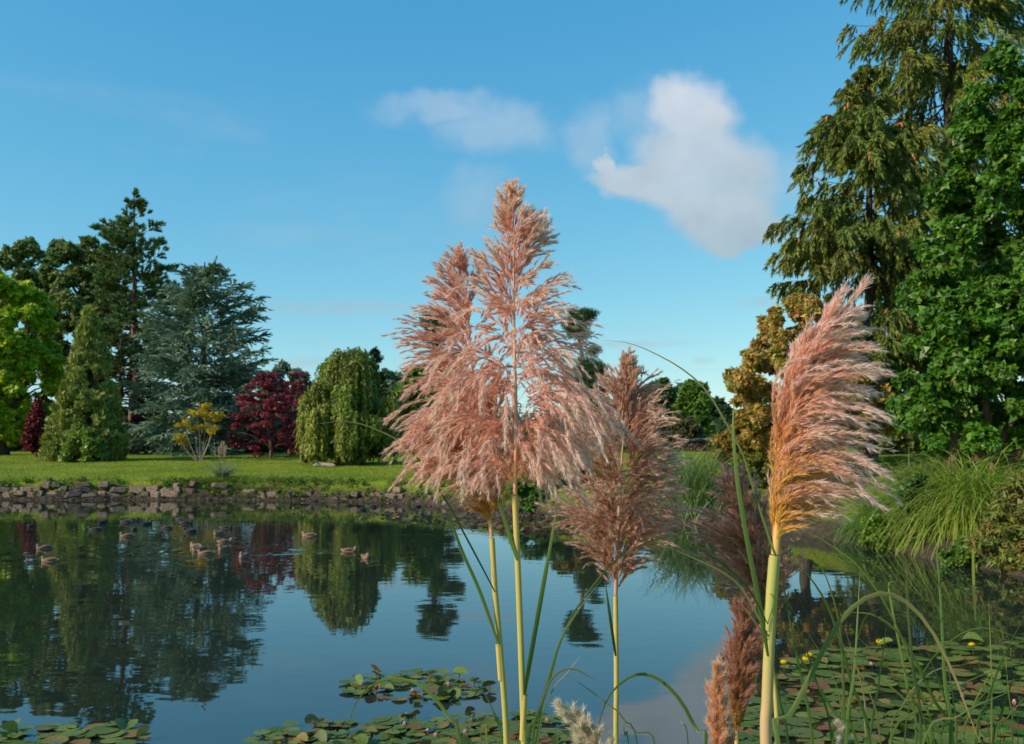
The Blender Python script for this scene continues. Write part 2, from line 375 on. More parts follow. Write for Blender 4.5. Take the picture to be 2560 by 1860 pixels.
duck_pos = [(at_z(a, b)[:2], R(h), s) for a, b, h, k, s in DUCKS]
wx = grow(-19, -2, .11, 1.22, 75); wy = grow(21, 33, .11, 1.22, 75)
WX, WY = np.meshgrid(wx, wy); WZ = np.zeros_like(WX)
for (dx, dy), h, s in duck_pos:
    if s <= 0:
        r = np.hypot(WX - dx, WY - dy); WZ += .0018 * np.cos(r * 22) * np.exp(-r * 1.6) ; continue
    ux, uy = math.cos(h), math.sin(h); a = -((WX - dx) * ux + (WY - dy) * uy); b = -(WX - dx) * uy + (WY - dy) * ux
    Ln = 2.5 + 5 * s
    for sg in (-1, 1):
        off = b * sg - a * .34
        WZ += .010 * s * np.where(a > -.1, 1, 0) * np.exp(-a / Ln) * np.exp(-(off / (.16 + .03 * np.maximum(a, 0))) ** 2) * np.cos(off * 18)
    WZ += .004 * s * np.where(a > 0, 1, 0) * np.exp(-a / Ln) * np.exp(-(b / (.1 + .3 * np.maximum(a, 0))) ** 2) * np.cos(a * 15)
tag(obj('pond_water', make_mesh('pond_water', np.stack([WX, WY, WZ], -1).reshape(-1, 3), grid_faces(len(wx), len(wy)), M_WATER, smooth=True)), kind='structure')

# ------------------------------------------------------------------ tree builders
def rows_at(rows, py):
    r = np.array(rows, float); return np.interp(py, r[:, 0], r[:, 1]), np.interp(py, r[:, 0], r[:, 2])
def env_points(rows, D, n, cr_px, depth=0.9, shell=0.55):
    """clump centres inside an outline given by rows (py, x left, x right), spread round the trunk in depth"""
    r = np.array(rows, float); pys = np.linspace(r[0, 0], r[-1, 0], 200); xl, xr = rows_at(rows, pys)
    w = np.maximum(xr - xl, 8); py = rng.choice(pys, n, p=w / w.sum()) + rng.normal(size=n) * 3
    xl, xr = rows_at(rows, py); xc, hw = (xl + xr) / 2, np.maximum((xr - xl) / 2 - cr_px * .7, 2)
    th = rng.uniform(0, 2 * np.pi, n); rr = shell + (1 - shell) * rng.uniform(0, 1, n) ** .6
    rr = np.where(rng.uniform(size=n) < .2, rng.uniform(0, 1, n), rr)
    P = np.stack([at_depth(a, b, D) for a, b in zip(xc + rr * np.cos(th) * hw, py)])
    P[:, 1] += rr * np.sin(th) * hw * D / F * depth
    return P
def leaf_clumps(g, C, CR, nl, L, W, col, var=.16, hue=.07, flat=.75, cvar=.14, droop=.25, up=.5, fill=.5, tri=False):
    m = len(C); CR = np.broadcast_to(CR, m); idx = np.repeat(np.arange(m), nl); n = len(idx)
    d = rand_unit(n); r = fill + (1 - fill) * rng.uniform(0, 1, n) ** .5
    P = C[idx] + d * (CR[idx] * r)[:, None] * np.array([1, 1, flat])
    Nn = nrm(d * .8 + UP * up + rand_unit(n) * .75)
    A = nrm(np.cross(Nn, rand_unit(n)) + d * .3 - UP * droop)
    cc = np.asarray(col, float)
    if cc.ndim == 2: base = cc[rng.integers(0, len(cc), m)]
    else: base = np.broadcast_to(cc, (m, 3))
    base = base * (1 + rng.normal(size=(m, 1)) * cvar)
    c = np.clip(base[idx] * np.clip(1 + rng.normal(size=(n, 1)) * var, .4, 1.8) * (1 + rng.normal(size=(n, 3)) * hue), .003, .9)
    k = rng.uniform(.7, 1.3, n)
    if tri: slivers(g, P, A, nrm(np.cross(A, Nn)), L * k, W * k * 1.3, c)
    else: cards(g, P, A, Nn, L * k, W * k, c)
def trunk_geo(g, base, top, r0, r1, wob=.02, n=8, ns=8):
    t = np.linspace(0, 1, n)[:, None]; H = np.linalg.norm(top - base)
    p = base * (1 - t) + top * t + rng.normal(size=(n, 3)) * H * wob * np.array([1, 1, 0]) * np.sin(t * np.pi)
    p[0, 2] -= .3
    r = r0 * (1 - t[:, 0]) + r1 * t[:, 0]; r[0] *= 1.35
    tube(g, p, r, (.5, .5, .5), ns); return p
def limbs(g, axis, C, r, ns=5, sag=.12, low=.15):
    for c in C:
        f = np.clip((c[2] - axis[0, 2]) / max(axis[-1, 2] - axis[0, 2], .1) - rng.uniform(.12, .3), low, .95)
        i = f * (len(axis) - 1); a = axis[int(i)] * (1 - i % 1) + axis[min(int(i) + 1, len(axis) - 1)] * (i % 1)
        m = (a + c) / 2 + rng.normal(size=3) * .06 * np.linalg.norm(c - a) + UP * sag * np.linalg.norm(c - a)
        tube(g, spline([a, m, c], 6), np.linspace(r, r * .2, 6), (.5, .5, .5), ns)

def broadleaf(name, label, trunk_px, D, rows, n_clump, cr_px, nl, leaf, col, bark=M_BARK, r0=.25, group=None, mat=M_LEAF, depth=.9, shell=.55,
              flat=.75, cat='tree', n_limb=14, trunks=None, crown_name='crown', z=None, sub=None, core=14, ttop=.25, **kw):
    bx = at_depth(trunk_px, 1110, D)[0]; base = np.array([bx, D, gz(bx, D) if z is None else z])
    t = thing(name, label, cat, base, group)
    C = env_points(rows, D, n_clump, cr_px, depth, shell); cr = cr_px * D / F
    top = at_depth(*[(rows[0][1] + rows[0][2]) / 2, rows[0][0] + (rows[-1][0] - rows[0][0]) * ttop], D)
    g = Geo(); ax = None
    for dx in (trunks or [0]):
        a = trunk_geo(g, base + np.array([dx, 0, 0]), top + np.array([dx * 2.5, 0, 0]), r0, r0 * .25)
        ax = a if ax is None else ax
    if n_limb: limbs(g, ax, C[rng.choice(len(C), min(n_limb, len(C)), replace=False)], r0 * .35)
    obj('trunk', g.mesh('trunk', bark, True), t)
    g = Geo(); sz = cr * rng.uniform(.65, 1.25, len(C))
    if sub:                                   # small bunches on every clump for a finer outline
        C2 = np.repeat(C, sub, 0) + rand_unit(len(C) * sub) * np.repeat(sz, sub)[:, None] * np.array([1, 1, flat]) * rng.uniform(.5, 1, (len(C) * sub, 1))
        leaf_clumps(g, C2, np.repeat(sz, sub) * rng.uniform(.28, .5, len(C2)), nl, leaf[0], leaf[1], col, flat=.8, fill=.15, **kw)
    else: leaf_clumps(g, C, sz, nl, leaf[0], leaf[1], col, flat=flat, **kw)
    if core: leaf_clumps(g, C, sz * .8, core, cr * .75, cr * .5, col, flat=flat, fill=.1)
    tag(obj(crown_name, g.mesh(crown_name, mat), t), kind='stuff')
    return t

def conifer(name, label, px, D, top_py, rows, nb, elev, acc_z, twigs, twig_len, needles, nlen, nwid, col, bark=M_BARK, r0=.3, group=None, spread=.5,
            hang=0.0, twig_t0=.2, tuft=False, base_py=None, up=.3, tip_up=0.0, cones=0, wood=.03, twig_curve=0.0, colvar=.16, trunk_top=1.0, jit=.04, top_r=.12):
    bx = at_depth(px, 1110, D)[0]; base = np.array([bx, D, gz(bx, D)]); top = at_depth(px, top_py, D)
    t = thing(name, label, 'tree', base, group)
    g = Geo(); ax = trunk_geo(g, base, base * (1 - trunk_top) + top * trunk_top, r0, r0 * top_r, .006, 12)
    r = np.array(rows, float); py = rng.uniform(r[0, 0], r[-1, 0], nb); py[:6] = r[0, 0] + np.arange(6) * 6
    xl, xr = rows_at(rows, py); th = rng.uniform(0, 2 * np.pi, nb)
    wl = np.where(np.cos(th) < 0, xl, xr) * np.abs(np.cos(th)) + (xl + xr) / 2 * (1 - np.abs(np.cos(th)))
    Lb = np.maximum(wl * D / F * rng.uniform(.72, 1.06, nb), .25)
    zz = np.array([at_depth(px, a, D)[2] for a in py])
    f = (py - r[0, 0]) / (r[-1, 0] - r[0, 0])
    e = np.radians(np.interp(f, [0, .5, 1], elev) + rng.normal(size=nb) * 6)
    fz = np.clip((zz - base[2]) / (top[2] - base[2]), 0, 1)
    P0 = base + (top - base) * fz[:, None]; P0[:, 2] -= Lb * np.sin(e) * .8   # roots lower, so that tips reach the outline
    D0 = np.stack([np.cos(th) * np.cos(e), np.sin(th) * np.cos(e), np.sin(e)], 1)
    acc = np.zeros((nb, 3)); acc[:, 2] = acc_z
    k = 8; BT = strands(P0, D0, Lb, acc, k, jit)
    if tip_up:
        u = np.linspace(0, 1, k + 1); BT[:, :, 2] += (tip_up * Lb)[:, None] * (np.clip(u - .55, 0, 1) ** 2)[None]
    wv = (wood * Lb[:, None] * np.linspace(1, .15, k + 1)[None]).clip(.02, .3)
    S = nrm(np.cross(D0, UP)); bc = np.full((nb, 3), .5)
    ribbons(g, BT, wv, S, bc); ribbons(g, BT, wv, np.broadcast_to(UP, (nb, 3)), bc)
    nt = np.maximum((twigs * (Lb / Lb.max()) ** .8).astype(int), 3); bi = np.repeat(np.arange(nb), nt); nT = len(bi)
    tt = twig_t0 + (1.02 - twig_t0) * rng.uniform(0, 1, nT) ** .8
    TP, TT = sample(BT, bi, tt); side = np.where(rng.uniform(size=nT) < .5, -1, 1)[:, None] * nrm(np.cross(TT, UP))
    TD = nrm(TT * .75 + side * rng.uniform(.2, 1.1, (nT, 1)) + UP * rng.normal(size=(nT, 1)) * .25 + UP * up * .5 - UP * hang)
    TL = twig_len * rng.uniform(.6, 1.3, nT) * np.clip(1.25 - tt * .55, .4, 1.2) * np.clip(Lb[bi] / (.5 * Lb.max()), .3, 1.2)
    ta = np.zeros((nT, 3)); ta[:, 2] = twig_curve
    TS = strands(TP, TD, TL, ta, 3, .08)
    ribbons(g, TS[:, ::3], np.linspace(.035, .012, 2) * (wood / .03), nrm(np.cross(TD, UP) + 1e-6), np.full((nT, 3), .5))
    obj('trunk', g.mesh('trunk', bark, True), t)
    g = Geo(); ni = np.repeat(np.arange(nT), needles); n = len(ni)
    nt_ = (.55 + .5 * rng.uniform(0, 1, n)) if tuft else rng.uniform(.02, 1.0, n)
    NP, NT = sample(TS, ni, nt_)
    A = nrm(NT + rand_unit(n) * spread + UP * up)
    cb = np.asarray(col, float); cb = cb[rng.integers(0, len(cb), nb)] if cb.ndim == 2 else np.broadcast_to(cb, (nb, 3))
    cb = cb * (1 + rng.normal(size=(nb, 1)) * .10)
    c = np.clip(cb[bi][ni] * np.clip(1 + rng.normal(size=(n, 1)) * colvar, .5, 1.7) * (1 + rng.normal(size=(n, 3)) * .05), .003, .9)
    kk = rng.uniform(.7, 1.3, n)
    slivers(g, NP, A, nrm(np.cross(A, rand_unit(n))), nlen * kk, nwid * kk * 1.25, c)
    tag(obj('crown', g.mesh('crown', M_NEEDLE), t), kind='stuff')
    if cones:
        gm = Geo(); u = np.linspace(0, 1, 6); tube(gm, np.stack([u * 0, u * 0, -.17 * u], 1), .026 * np.array([.5, 1, 1, .9, .65, .2]), (.50, .20, .08), 5)
        cm = gm.mesh('spruce_cone', M_NEEDLE, True)
        # cones hang in bunches near the branch ends, on the side in view and all round
        br = rng.permutation(np.where(Lb > .35 * Lb.max())[0])
        cnt = 0; q = 0
        while cnt < cones:
            b = br[q % len(br)]; q += 1
            for _ in range(rng.integers(2, 5)):
                p, _t = sample(BT, np.array([b]), np.array([rng.uniform(.55, 1)])); p = p[0] + rng.normal(size=3) * np.array([.16, .16, .1]) - UP * .05
                o = bpy.data.objects.new('cone', cm); COL.objects.link(o); o.parent = t; o.location = p - base
                o.rotation_euler = (rng.normal() * .25, rng.normal() * .25, rng.uniform(0, 6)); s = rng.uniform(1.1, 1.6); o.scale = (s * 1.25, s * 1.25, s)
                cnt += 1
                if cnt >= cones: break
    return t

# ------------------------------------------------------------------ trees beyond the far bank
broadleaf('dark_oak_tree', 'dark green round-headed tree behind the lime-green tree', 40, 96, [(618, 10, 128), (650, -40, 148), (720, -80, 165), (900, -90, 160), (1080, -70, 140)],
          120, 22, 26, (.40, .30), [(.15, .21, .06), (.17, .23, .065)], r0=.5, sub=12, tri=True)
broadleaf('dark_oak_tree', 'dark green domed tree behind the tall pine', 200, 92, [(606, 140, 258), (640, 108, 285), (720, 100, 305), (900, 105, 330), (1080, 110, 300)],
          120, 22, 26, (.38, .28), [(.14, .195, .055), (.16, .22, .06)], r0=.5, sub=13, tri=True)
conifer('tall_pine_tree', 'tall dark pine with a bare reddish trunk and a pointed open top', 335, 82, 476,
        [(482, 8, 8), (530, 40, 50), (575, 88, 80), (640, 104, 116), (700, 98, 116), (760, 98, 108), (850, 124, 114), (950, 124, 114)], 140, (38, 16, 2), -.1, 22, .80, 34, .34, .08,
        [(.11, .19, .06), (.13, .215, .065), (.16, .20, .055)], bark=M_BARKRED, r0=.42, spread=.95, tuft=True, up=.5, tip_up=.25, twig_t0=.3, wood=.022)
broadleaf('lime_green_tree', 'bright lime-green leafy tree at the edge of the lawn', 8, 74, [(685, -60, 40), (720, -110, 95), (800, -150, 138), (920, -170, 150), (1000, -170, 145), (1060, -150, 120), (1100, -110, 70)],
          170, 22, 24, (.30, .25), [(.34, .45, .018), (.40, .50, .022), (.27, .40, .018)], r0=.42, sub=16, cvar=.1, core=10, tri=True)
conifer('dark_conifer', 'bushy dark olive conifer filling the gap behind the dense cone-shaped one', 300, 88, 700, [(706, 10, 10), (760, 50, 50), (850, 95, 90), (950, 125, 115), (1060, 135, 125), (1140, 120, 120)], 130, (25, 5, -8), -.15, 16, 1.0, 26, .38, .12,
        [(.09, .11, .03), (.11, .12, .035), (.10, .085, .035)], r0=.25, spread=.6, twig_curve=-.3)
broadleaf('purple_maple_tree', 'small dark red maple on a thin trunk beside the dense cone-shaped conifer', 92, 70, [(1008, 85, 100), (1040, 70, 118), (1090, 55, 125), (1125, 60, 110)],
          40, 11, 70, (.2, .15), [(.17, .014, .022), (.12, .011, .018)], r0=.06, n_limb=6)
broadleaf('red_shrub', 'red leaved shrub low behind the blue cedar', 345, 80, [(1035, 320, 375), (1075, 310, 390), (1130, 315, 385)], 22, 14, 90, (.2, .15), [(.17, .018, .022), (.22, .04, .028)], r0=.08, cat='shrub', n_limb=5)
# dense conical conifer with broad-leaved foot
cone_rows = [(768, 222, 232), (800, 208, 244), (860, 188, 258), (940, 168, 280), (1030, 140, 302), (1110, 112, 316), (1156, 108, 312)]
ct = broadleaf('conical_conifer', 'dense cone-shaped olive green conifer reaching down to the grass', 220, 65, cone_rows, 300, 13, 20, (.34, .13), [(.25, .28, .06), (.29, .31, .065), (.20, .24, .05)],
               r0=.3, sub=10, shell=.75, flat=1.4, droop=-.9, up=.2, n_limb=0, mat=M_NEEDLE, cvar=.12, tri=True)
broadleaf('laurel_bush', 'glossy yellow-green bush hugging the foot of the cone-shaped conifer', 210, 62.6, [(1080, 190, 240), (1105, 165, 262), (1158, 150, 270)], 34, 12, 14, (.22, .13), [(.16, .26, .03), (.20, .29, .036)],
          r0=.06, sub=10, cat='shrub', mat=M_GLOSSLEAF, n_limb=6)
conifer('blue_cedar_tree', 'broad blue-grey cedar with long spiky level branches', 512, 76, 655,
        [(665, 55, 50), (700, 85, 105), (760, 120, 150), (840, 150, 165), (910, 165, 190), (980, 180, 150), (1060, 195, 110), (1130, 165, 90)], 200, (48, 20, -4), -.22, 40, 1.25, 20, .31, .085,
        [(.20, .29, .20), (.24, .33, .225), (.17, .26, .17)], r0=.4, spread=.4, twig_t0=.12, twig_curve=-.35, up=.1, wood=.020, jit=.05)
# small yellow tree with bare stems
bx = at_depth(500, 1110, 64.5)[0]; yb = np.array([bx, 64.5, gz(bx, 64.5)])
t = thing('yellow_sapling', 'small tree with golden yellow leaves on bare branching stems', 'tree', yb)
g = Geo(); tips = [(452, 1090), (470, 1060), (500, 1030), (520, 1035), (545, 1042), (528, 1070), (490, 1075), (460, 1105), (512, 1018)]
for i, (a, b) in enumerate(tips):
    e = at_depth(a, b, 64.5) + np.array([0, rng.uniform(-.7, .7), 0]); m = yb * .45 + e * .55 + np.array([(-.12 if a < 495 else .12), 0, -.15])
    tube(g, spline([yb + np.array([(-.05 if i % 2 else .05), 0, -.1]), m, e], 8), np.linspace(.045, .012, 8), (.5, .5, .5), 5)
obj('trunk', g.mesh('trunk', M_BARKPALE, True), t)
g = Geo(); C = np.stack([at_depth(a + rng.normal() * 9, b + rng.normal() * 7, 64.5 + rng.uniform(-.8, .8)) for a, b in tips * 5 ])
leaf_clumps(g, C, .27, 60, .13, .10, [(.42, .32, .012), (.34, .28, .015), (.46, .30, .01)], flat=.5)
tag(obj('crown', g.mesh('crown', M_LEAF), t), kind='stuff')
for i, (a, D_, rows) in enumerate([(676, 69, [(925, 650, 690), (960, 610, 725), (1010, 585, 745), (1060, 568, 752), (1110, 572, 748), (1132, 600, 730)]),
                                   (722, 73, [(930, 715, 770), (980, 690, 790), (1040, 680, 800), (1110, 685, 790), (1130, 700, 770)])]):
    broadleaf('red_maple_tree', ['spreading crimson maple with layered branches beside the weeping tree', 'crimson maple with a dark trunk half hidden behind the weeping tree'][i], a, D_, rows,
              [120, 60][i], 14, 85, (.18, .12), [(.19, .022, .034), (.14, .016, .026), (.24, .034, .046)], bark=M_BARKRED, r0=.13, flat=.35, n_limb=30, fill=.1, droop=.5, core=3)
# weeping beech: curtains of hanging shoots
def weeping():
    D_ = 58.5; bx = at_depth(868, 1110, D_)[0]; base = np.array([bx, D_, gz(bx, D_)])
    t = thing('weeping_beech', 'weeping tree with curtains of yellow-green leaves reaching the grass', 'tree', base)
    rows = [(876, 832, 914), (895, 824, 926), (935, 806, 936), (958, 776, 946), (975, 764, 975), (1010, 756, 985), (1095, 748, 990)]
    C = env_points(rows, D_, 62, 10, .9, .7); top = at_depth(868, 884, D_); C[:9] = [at_depth(826 + 11 * i, 880 + 5 * abs(i - 4) + rng.uniform(-6, 6), D_ + rng.uniform(-1, 1)) for i in range(9)]
    g = Geo(); ax = trunk_geo(g, base, top, .3, .1, .03)
    limbs(g, ax, C[:60], .07, sag=.25)
    obj('trunk', g.mesh('trunk', M_BARKPALE, True), t)
    n = 2200; i = rng.integers(0, len(C), n); P = C[i] + rng.normal(size=(n, 3)) * np.array([.24, .24, .14])
    out = P - np.array([bx, D_, 0]); out[:, 2] = 0; out = nrm(out)
    cl = rng.uniform(.45, 1.0, len(C)); cl[rng.uniform(size=len(C)) < .45] = 1.0        # every curtain has its own length
    gl = base[2] + rng.uniform(0, .9, n) ** 2
    L = np.clip((P[:, 2] - gl) * cl[i] * rng.uniform(.75, 1.02, n), .4, 9)
    ST = strands(P, nrm(out * .35 + nrm(rng.normal(size=(n, 3)) * np.array([1, 1, 0])) * .45 + UP * .12), L, np.array([0, 0, -14.0]), 9, .05)
    g = Geo(); k = np.maximum((L * 15).astype(int), 8); idx = np.repeat(np.arange(n), k); m = len(idx)
    NP, NT = sample(ST, idx, rng.uniform(.03, 1, m)); NP = NP + rng.normal(size=(m, 3)) * .05; NP[:, 2] = np.maximum(NP[:, 2], base[2] + .02)
    base_c = (np.array([(.20, .235, .030), (.24, .255, .036), (.17, .215, .028)])[rng.integers(0, 3, len(C))] * rng.uniform(.6, 1.35, (len(C), 1)))[i]
    A = nrm(NT * .8 + rand_unit(m) * .7 - UP * .3)
    slivers(g, NP, A, nrm(np.cross(A, out[idx] + rand_unit(m) * .8)), .21 * rng.uniform(.7, 1.3, m), .14, np.clip(base_c[idx] * (1 + rng.normal(size=(m, 1)) * .2), .004, .9))
    tag(obj('crown', g.mesh('crown', M_LEAF), t), kind='stuff')
weeping()
conifer('dark_conifer', 'slim dark conifer tip showing above the weeping tree', 934, 84, 868, [(874, 4, 6), (905, 16, 24), (960, 26, 34), (1080, 36, 40)], 60, (40, 20, 5), 0, 14, .6, 26, .26, .06, (.03, .06, .03), r0=.16, spread=.6)
for px, D_, rows, lab, col in [
    (985, 130, [(928, 950, 1020), (950, 900, 1060), (1010, 880, 1070), (1100, 900, 1060)], 'tree far beyond the weeping tree, haze painted into its grey-green leaves', [(.10, .14, .075)]),  # greyed leaf colour stands in for haze, no air is built
    (1030, 88, [(925, 1010, 1060), (970, 985, 1100), (1040, 975, 1130), (1110, 985, 1130)], 'fresh green leafy tree between the weeping tree and the pink plumes', [(.09, .16, .015), (.12, .18, .02)]),
    (720, 112, [(910, 690, 745), (940, 640, 780), (1010, 620, 800), (1100, 630, 790)], 'pale grey-green tree far behind the crimson maples', [(.12, .16, .11)]),
    (1650, 104, [(958, 1630, 1672), (985, 1597, 1700), (1040, 1585, 1715), (1110, 1590, 1710)], 'round dark green tree far across the lawn', [(.045, .085, .018), (.055, .095, .02)]),
    (1740, 100, [(963, 1715, 1765), (990, 1690, 1780), (1040, 1680, 1790), (1100, 1690, 1785)], 'round bright green tree far across the lawn', [(.07, .13, .016), (.085, .15, .018)]),
    (1795, 108, [(1005, 1775, 1810), (1035, 1755, 1835), (1100, 1750, 1850)], 'lower blue-green tree beside the round bright green tree', [(.045, .08, .03)]),
    (1500, 110, [(1000, 1480, 1530), (1040, 1460, 1570), (1100, 1450, 1590)], 'dark green tree on the far lawn behind the brown plume', [(.05, .085, .02)]),
    (2230, 70, [(1062, 2190, 2270), (1085, 2150, 2330), (1118, 2150, 2350)], 'olive bush on the far lawn past the autumn tree', [(.08, .10, .025), (.10, .11, .03)]),
]:
    broadleaf('far_tree' if rows[-1][0] - rows[0][0] > 70 else 'olive_bush', lab, px, D_, rows, 80, 15, 18, (.46, .36), [tuple(1.45 * np.array(q)) for q in col], r0=.3, sub=10, tri=True, cat='tree' if rows[-1][0] - rows[0][0] > 70 else 'bush', n_limb=5)
for px, D_, rows, lab, col in [
    (1700, 90, [(1045, 1680, 1725), (1062, 1655, 1755), (1115, 1645, 1765)], 'brownish rounded bush in front of the far round trees', [(.085, .085, .03)]),
    (1745, 88, [(1120, 1730, 1770), (1126, 1710, 1795), (1136, 1700, 1800)], 'low purple-brown bush at the end of the far lawn', [(.10, .055, .045)]),
    (1810, 84, [(1060, 1795, 1830), (1085, 1775, 1855), (1125, 1765, 1865)], 'dark green bush beside the far lawn', [(.05, .085, .03)]),
    (1610, 86, [(1090, 1590, 1630), (1105, 1560, 1670), (1130, 1550, 1680)], 'yellow-green bush across the far lawn', [(.09, .12, .02)]),
    (640, 84, [(1075, 610, 670), (1100, 590, 720), (1140, 580, 740)], 'added dark bush standing in for the shade behind the crimson maples', [(.03, .05, .014)]),  # dark fill added for the shade between the trunks
    (430, 88, [(1060, 400, 460), (1095, 370, 500), (1140, 350, 520)], 'added dark bush standing in for the shade behind the blue cedar', [(.03, .05, .014)]),  # added too: near-black leaves give the shade under the cedar
    (60, 92, [(1050, 10, 100), (1085, -20, 140), (1132, -40, 150)], 'added dark bush standing in for the shade behind the lime-green tree', [(.03, .05, .014)]),  # another added dark backing, its colour in place of shade
    (1070, 82, [(1080, 1040, 1110), (1105, 1010, 1160), (1135, 1000, 1180)], 'leafy bush on the lawn behind the pink plumes', [(.06, .10, .02)]),
    (1240, 95, [(1060, 1200, 1290), (1090, 1160, 1330), (1128, 1150, 1350)], 'long dark bush closing the lawn behind the pink plumes', [(.045, .08, .02)]),
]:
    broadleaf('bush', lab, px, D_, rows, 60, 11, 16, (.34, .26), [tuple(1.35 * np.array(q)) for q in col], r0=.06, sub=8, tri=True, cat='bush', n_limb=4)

# Scots pines: bare upper trunk and cloud-like pads
def scots(label, px, D_, base_px, pads, trunk_pts):
    bx = at_depth(base_px, 1110, D_)[0]; base = np.array([bx, D_, gz(bx, D_)])
    t = thing('scots_pine', label, 'tree', base, 'pines across the lawn')
    g = Geo(); ax = spline([base] + [at_depth(a, b, D_) for a, b in trunk_pts], 14); ax[0, 2] -= .2
    tube(g, ax, np.linspace(.34, .07, 14), (.5, .5, .5), 7)
    C = []; 
    for a, b, rx, ry in pads:
        for _ in range(max(5, int(rx * ry / 14))):
            u = rng.uniform(-1, 1, 2); C.append(at_depth(a + u[0] * rx * .85, b + u[1] * ry * .7, D_) + np.array([0, rng.uniform(-.8, .8) * rx * D_ / F, 0]))
    C = np.array(C); limbs(g, ax, C[::4], .06, low=.35)
    obj('trunk', g.mesh('trunk', M_BARKRED, True), t)
    g = Geo(); leaf_clumps(g, C, .50, 90, .26, .05, [(.055, .105, .036), (.07, .12, .04)], flat=.6, fill=.1, droop=-.5, up=.8, tri=True)
    tag(obj('crown', g.mesh('crown', M_NEEDLE), t), kind='stuff')
scots('scots pine with a leaning bare top right of the pink plumes', 1450, 88, 1458, [(1455, 795, 42, 20), (1430, 815, 25, 12), (1448, 832, 26, 14), (1482, 880, 14, 12), (1470, 915, 36, 22), (1490, 935, 26, 25), (1450, 955, 40, 25), (1480, 985, 42, 22), (1455, 1020, 48, 24), (1480, 1045, 38, 14)],
      [(1458, 1050), (1462, 960), (1452, 870), (1446, 840), (1455, 795)])
scots('scots pine seen through the pink plumes', 1090, 92, 1100, [(1090, 800, 40, 22), (1105, 835, 45, 20), (1075, 845, 30, 15), (1120, 900, 45, 24), (1080, 930, 40, 24), (1110, 975, 50, 26), (1090, 1020, 50, 26)],
      [(1100, 1040), (1096, 940), (1092, 860), (1090, 800)])

# ------------------------------------------------------------------ right-hand trees
broadleaf('autumn_oak', 'oak turning yellow and rust brown beside the tall spruces', 2010, 32.5,
          [(735, 1950, 2010), (790, 1905, 2110), (850, 1880, 2170), (905, 1830, 2200), (960, 1800, 2230), (1000, 1830, 2240), (1060, 1835, 2240), (1110, 1870, 2200)],
          240, 21, 34, (.135, .105), [(.46, .34, .07), (.46, .29, .08), (.37, .31, .06), (.42, .24, .08), (.30, .28, .05)], r0=.2, tri=True, sub=12, core=10, shell=.35, n_limb=50, cvar=.1)
g = Geo()                                     # a ragged leading branch of the oak
conifer('norway_spruce', 'tall spruce with a greyish trunk and drooping branches rising out of view', 2375, 41, -560,
        [(-560, 10, 10), (-300, 120, 130), (0, 285, 260), (250, 300, 300), (500, 300, 300), (800, 320, 300), (1060, 300, 280)], 250, (8, -14, -22), -.15, 34, 1.0, 24, .27, .065,
        [(.17, .21, .035), (.14, .19, .035), (.20, .21, .04)], bark=M_BARK, r0=.36, spread=.5, hang=.8, twig_t0=.12, tip_up=.5, twig_curve=-.7, up=0.0, cones=150, wood=.016, group='cone-bearing spruces', top_r=.25)
conifer('norway_spruce', 'spruce hung with rust-brown cones, its branch tips turned up against the sky', 2172, 37, 150,
        [(165, 20, 30), (230, 90, 110), (330, 170, 190), (430, 215, 220), (540, 245, 230), (620, 258, 240), (720, 225, 240), (850, 190, 230), (1010, 150, 210)], 150, (10, -12, -20), -.15, 42, .88, 26, .24, .06,
        [(.17, .205, .035), (.14, .19, .035), (.19, .205, .04)], bark=M_BARK, r0=.28, spread=.5, hang=.8, twig_t0=.12, tip_up=.55, twig_curve=-.7, up=0.0, cones=190, wood=.016, group='cone-bearing spruces')
broadleaf('green_broadleaf_tree', 'large deep green leafy tree on the right bank with several pinkish trunks', 2430, 27,
          [(130, 2480, 2540), (190, 2440, 2620), (260, 2400, 2680), (360, 2370, 2750), (480, 2320, 2800), (600, 2285, 2830), (760, 2255, 2850), (900, 2245, 2850), (1010, 2240, 2840), (1085, 2255, 2820), (1125, 2290, 2760)],
          400, 34, 46, (.15, .125), [(.075, .185, .014), (.10, .22, .018), (.06, .155, .014)], bark=M_BARKRED, r0=.17, mat=M_GLOSSLEAF, sub=9, shell=.72, n_limb=0, tri=True, core=22, ttop=.72, trunks=[-.55, 0, .42, .9], cvar=.1, droop=.5)

# wood far off beyond the lawn, one mass
g = Geo()
for th in np.linspace(-58, 58, 110):
    dd = rng.uniform(170, 230); x = dd * math.sin(R(th)); y = dd * math.cos(R(th)); h = rng.uniform(5, 9)
    C = np.array([x, y, 2.3 + h * .5]) + rng.normal(size=(5, 3)) * np.array([3, 3, h * .22])
    leaf_clumps(g, C, h * .38, 60, 1.6, 1.3, [(.08, .12, .04), (.095, .135, .05)], flat=.9, tri=True)
tag(obj('distant_wood', g.mesh('distant_wood', M_LEAF)), 'belt of distant woodland closing the view beyond the lawn', 'wood', kind='stuff')

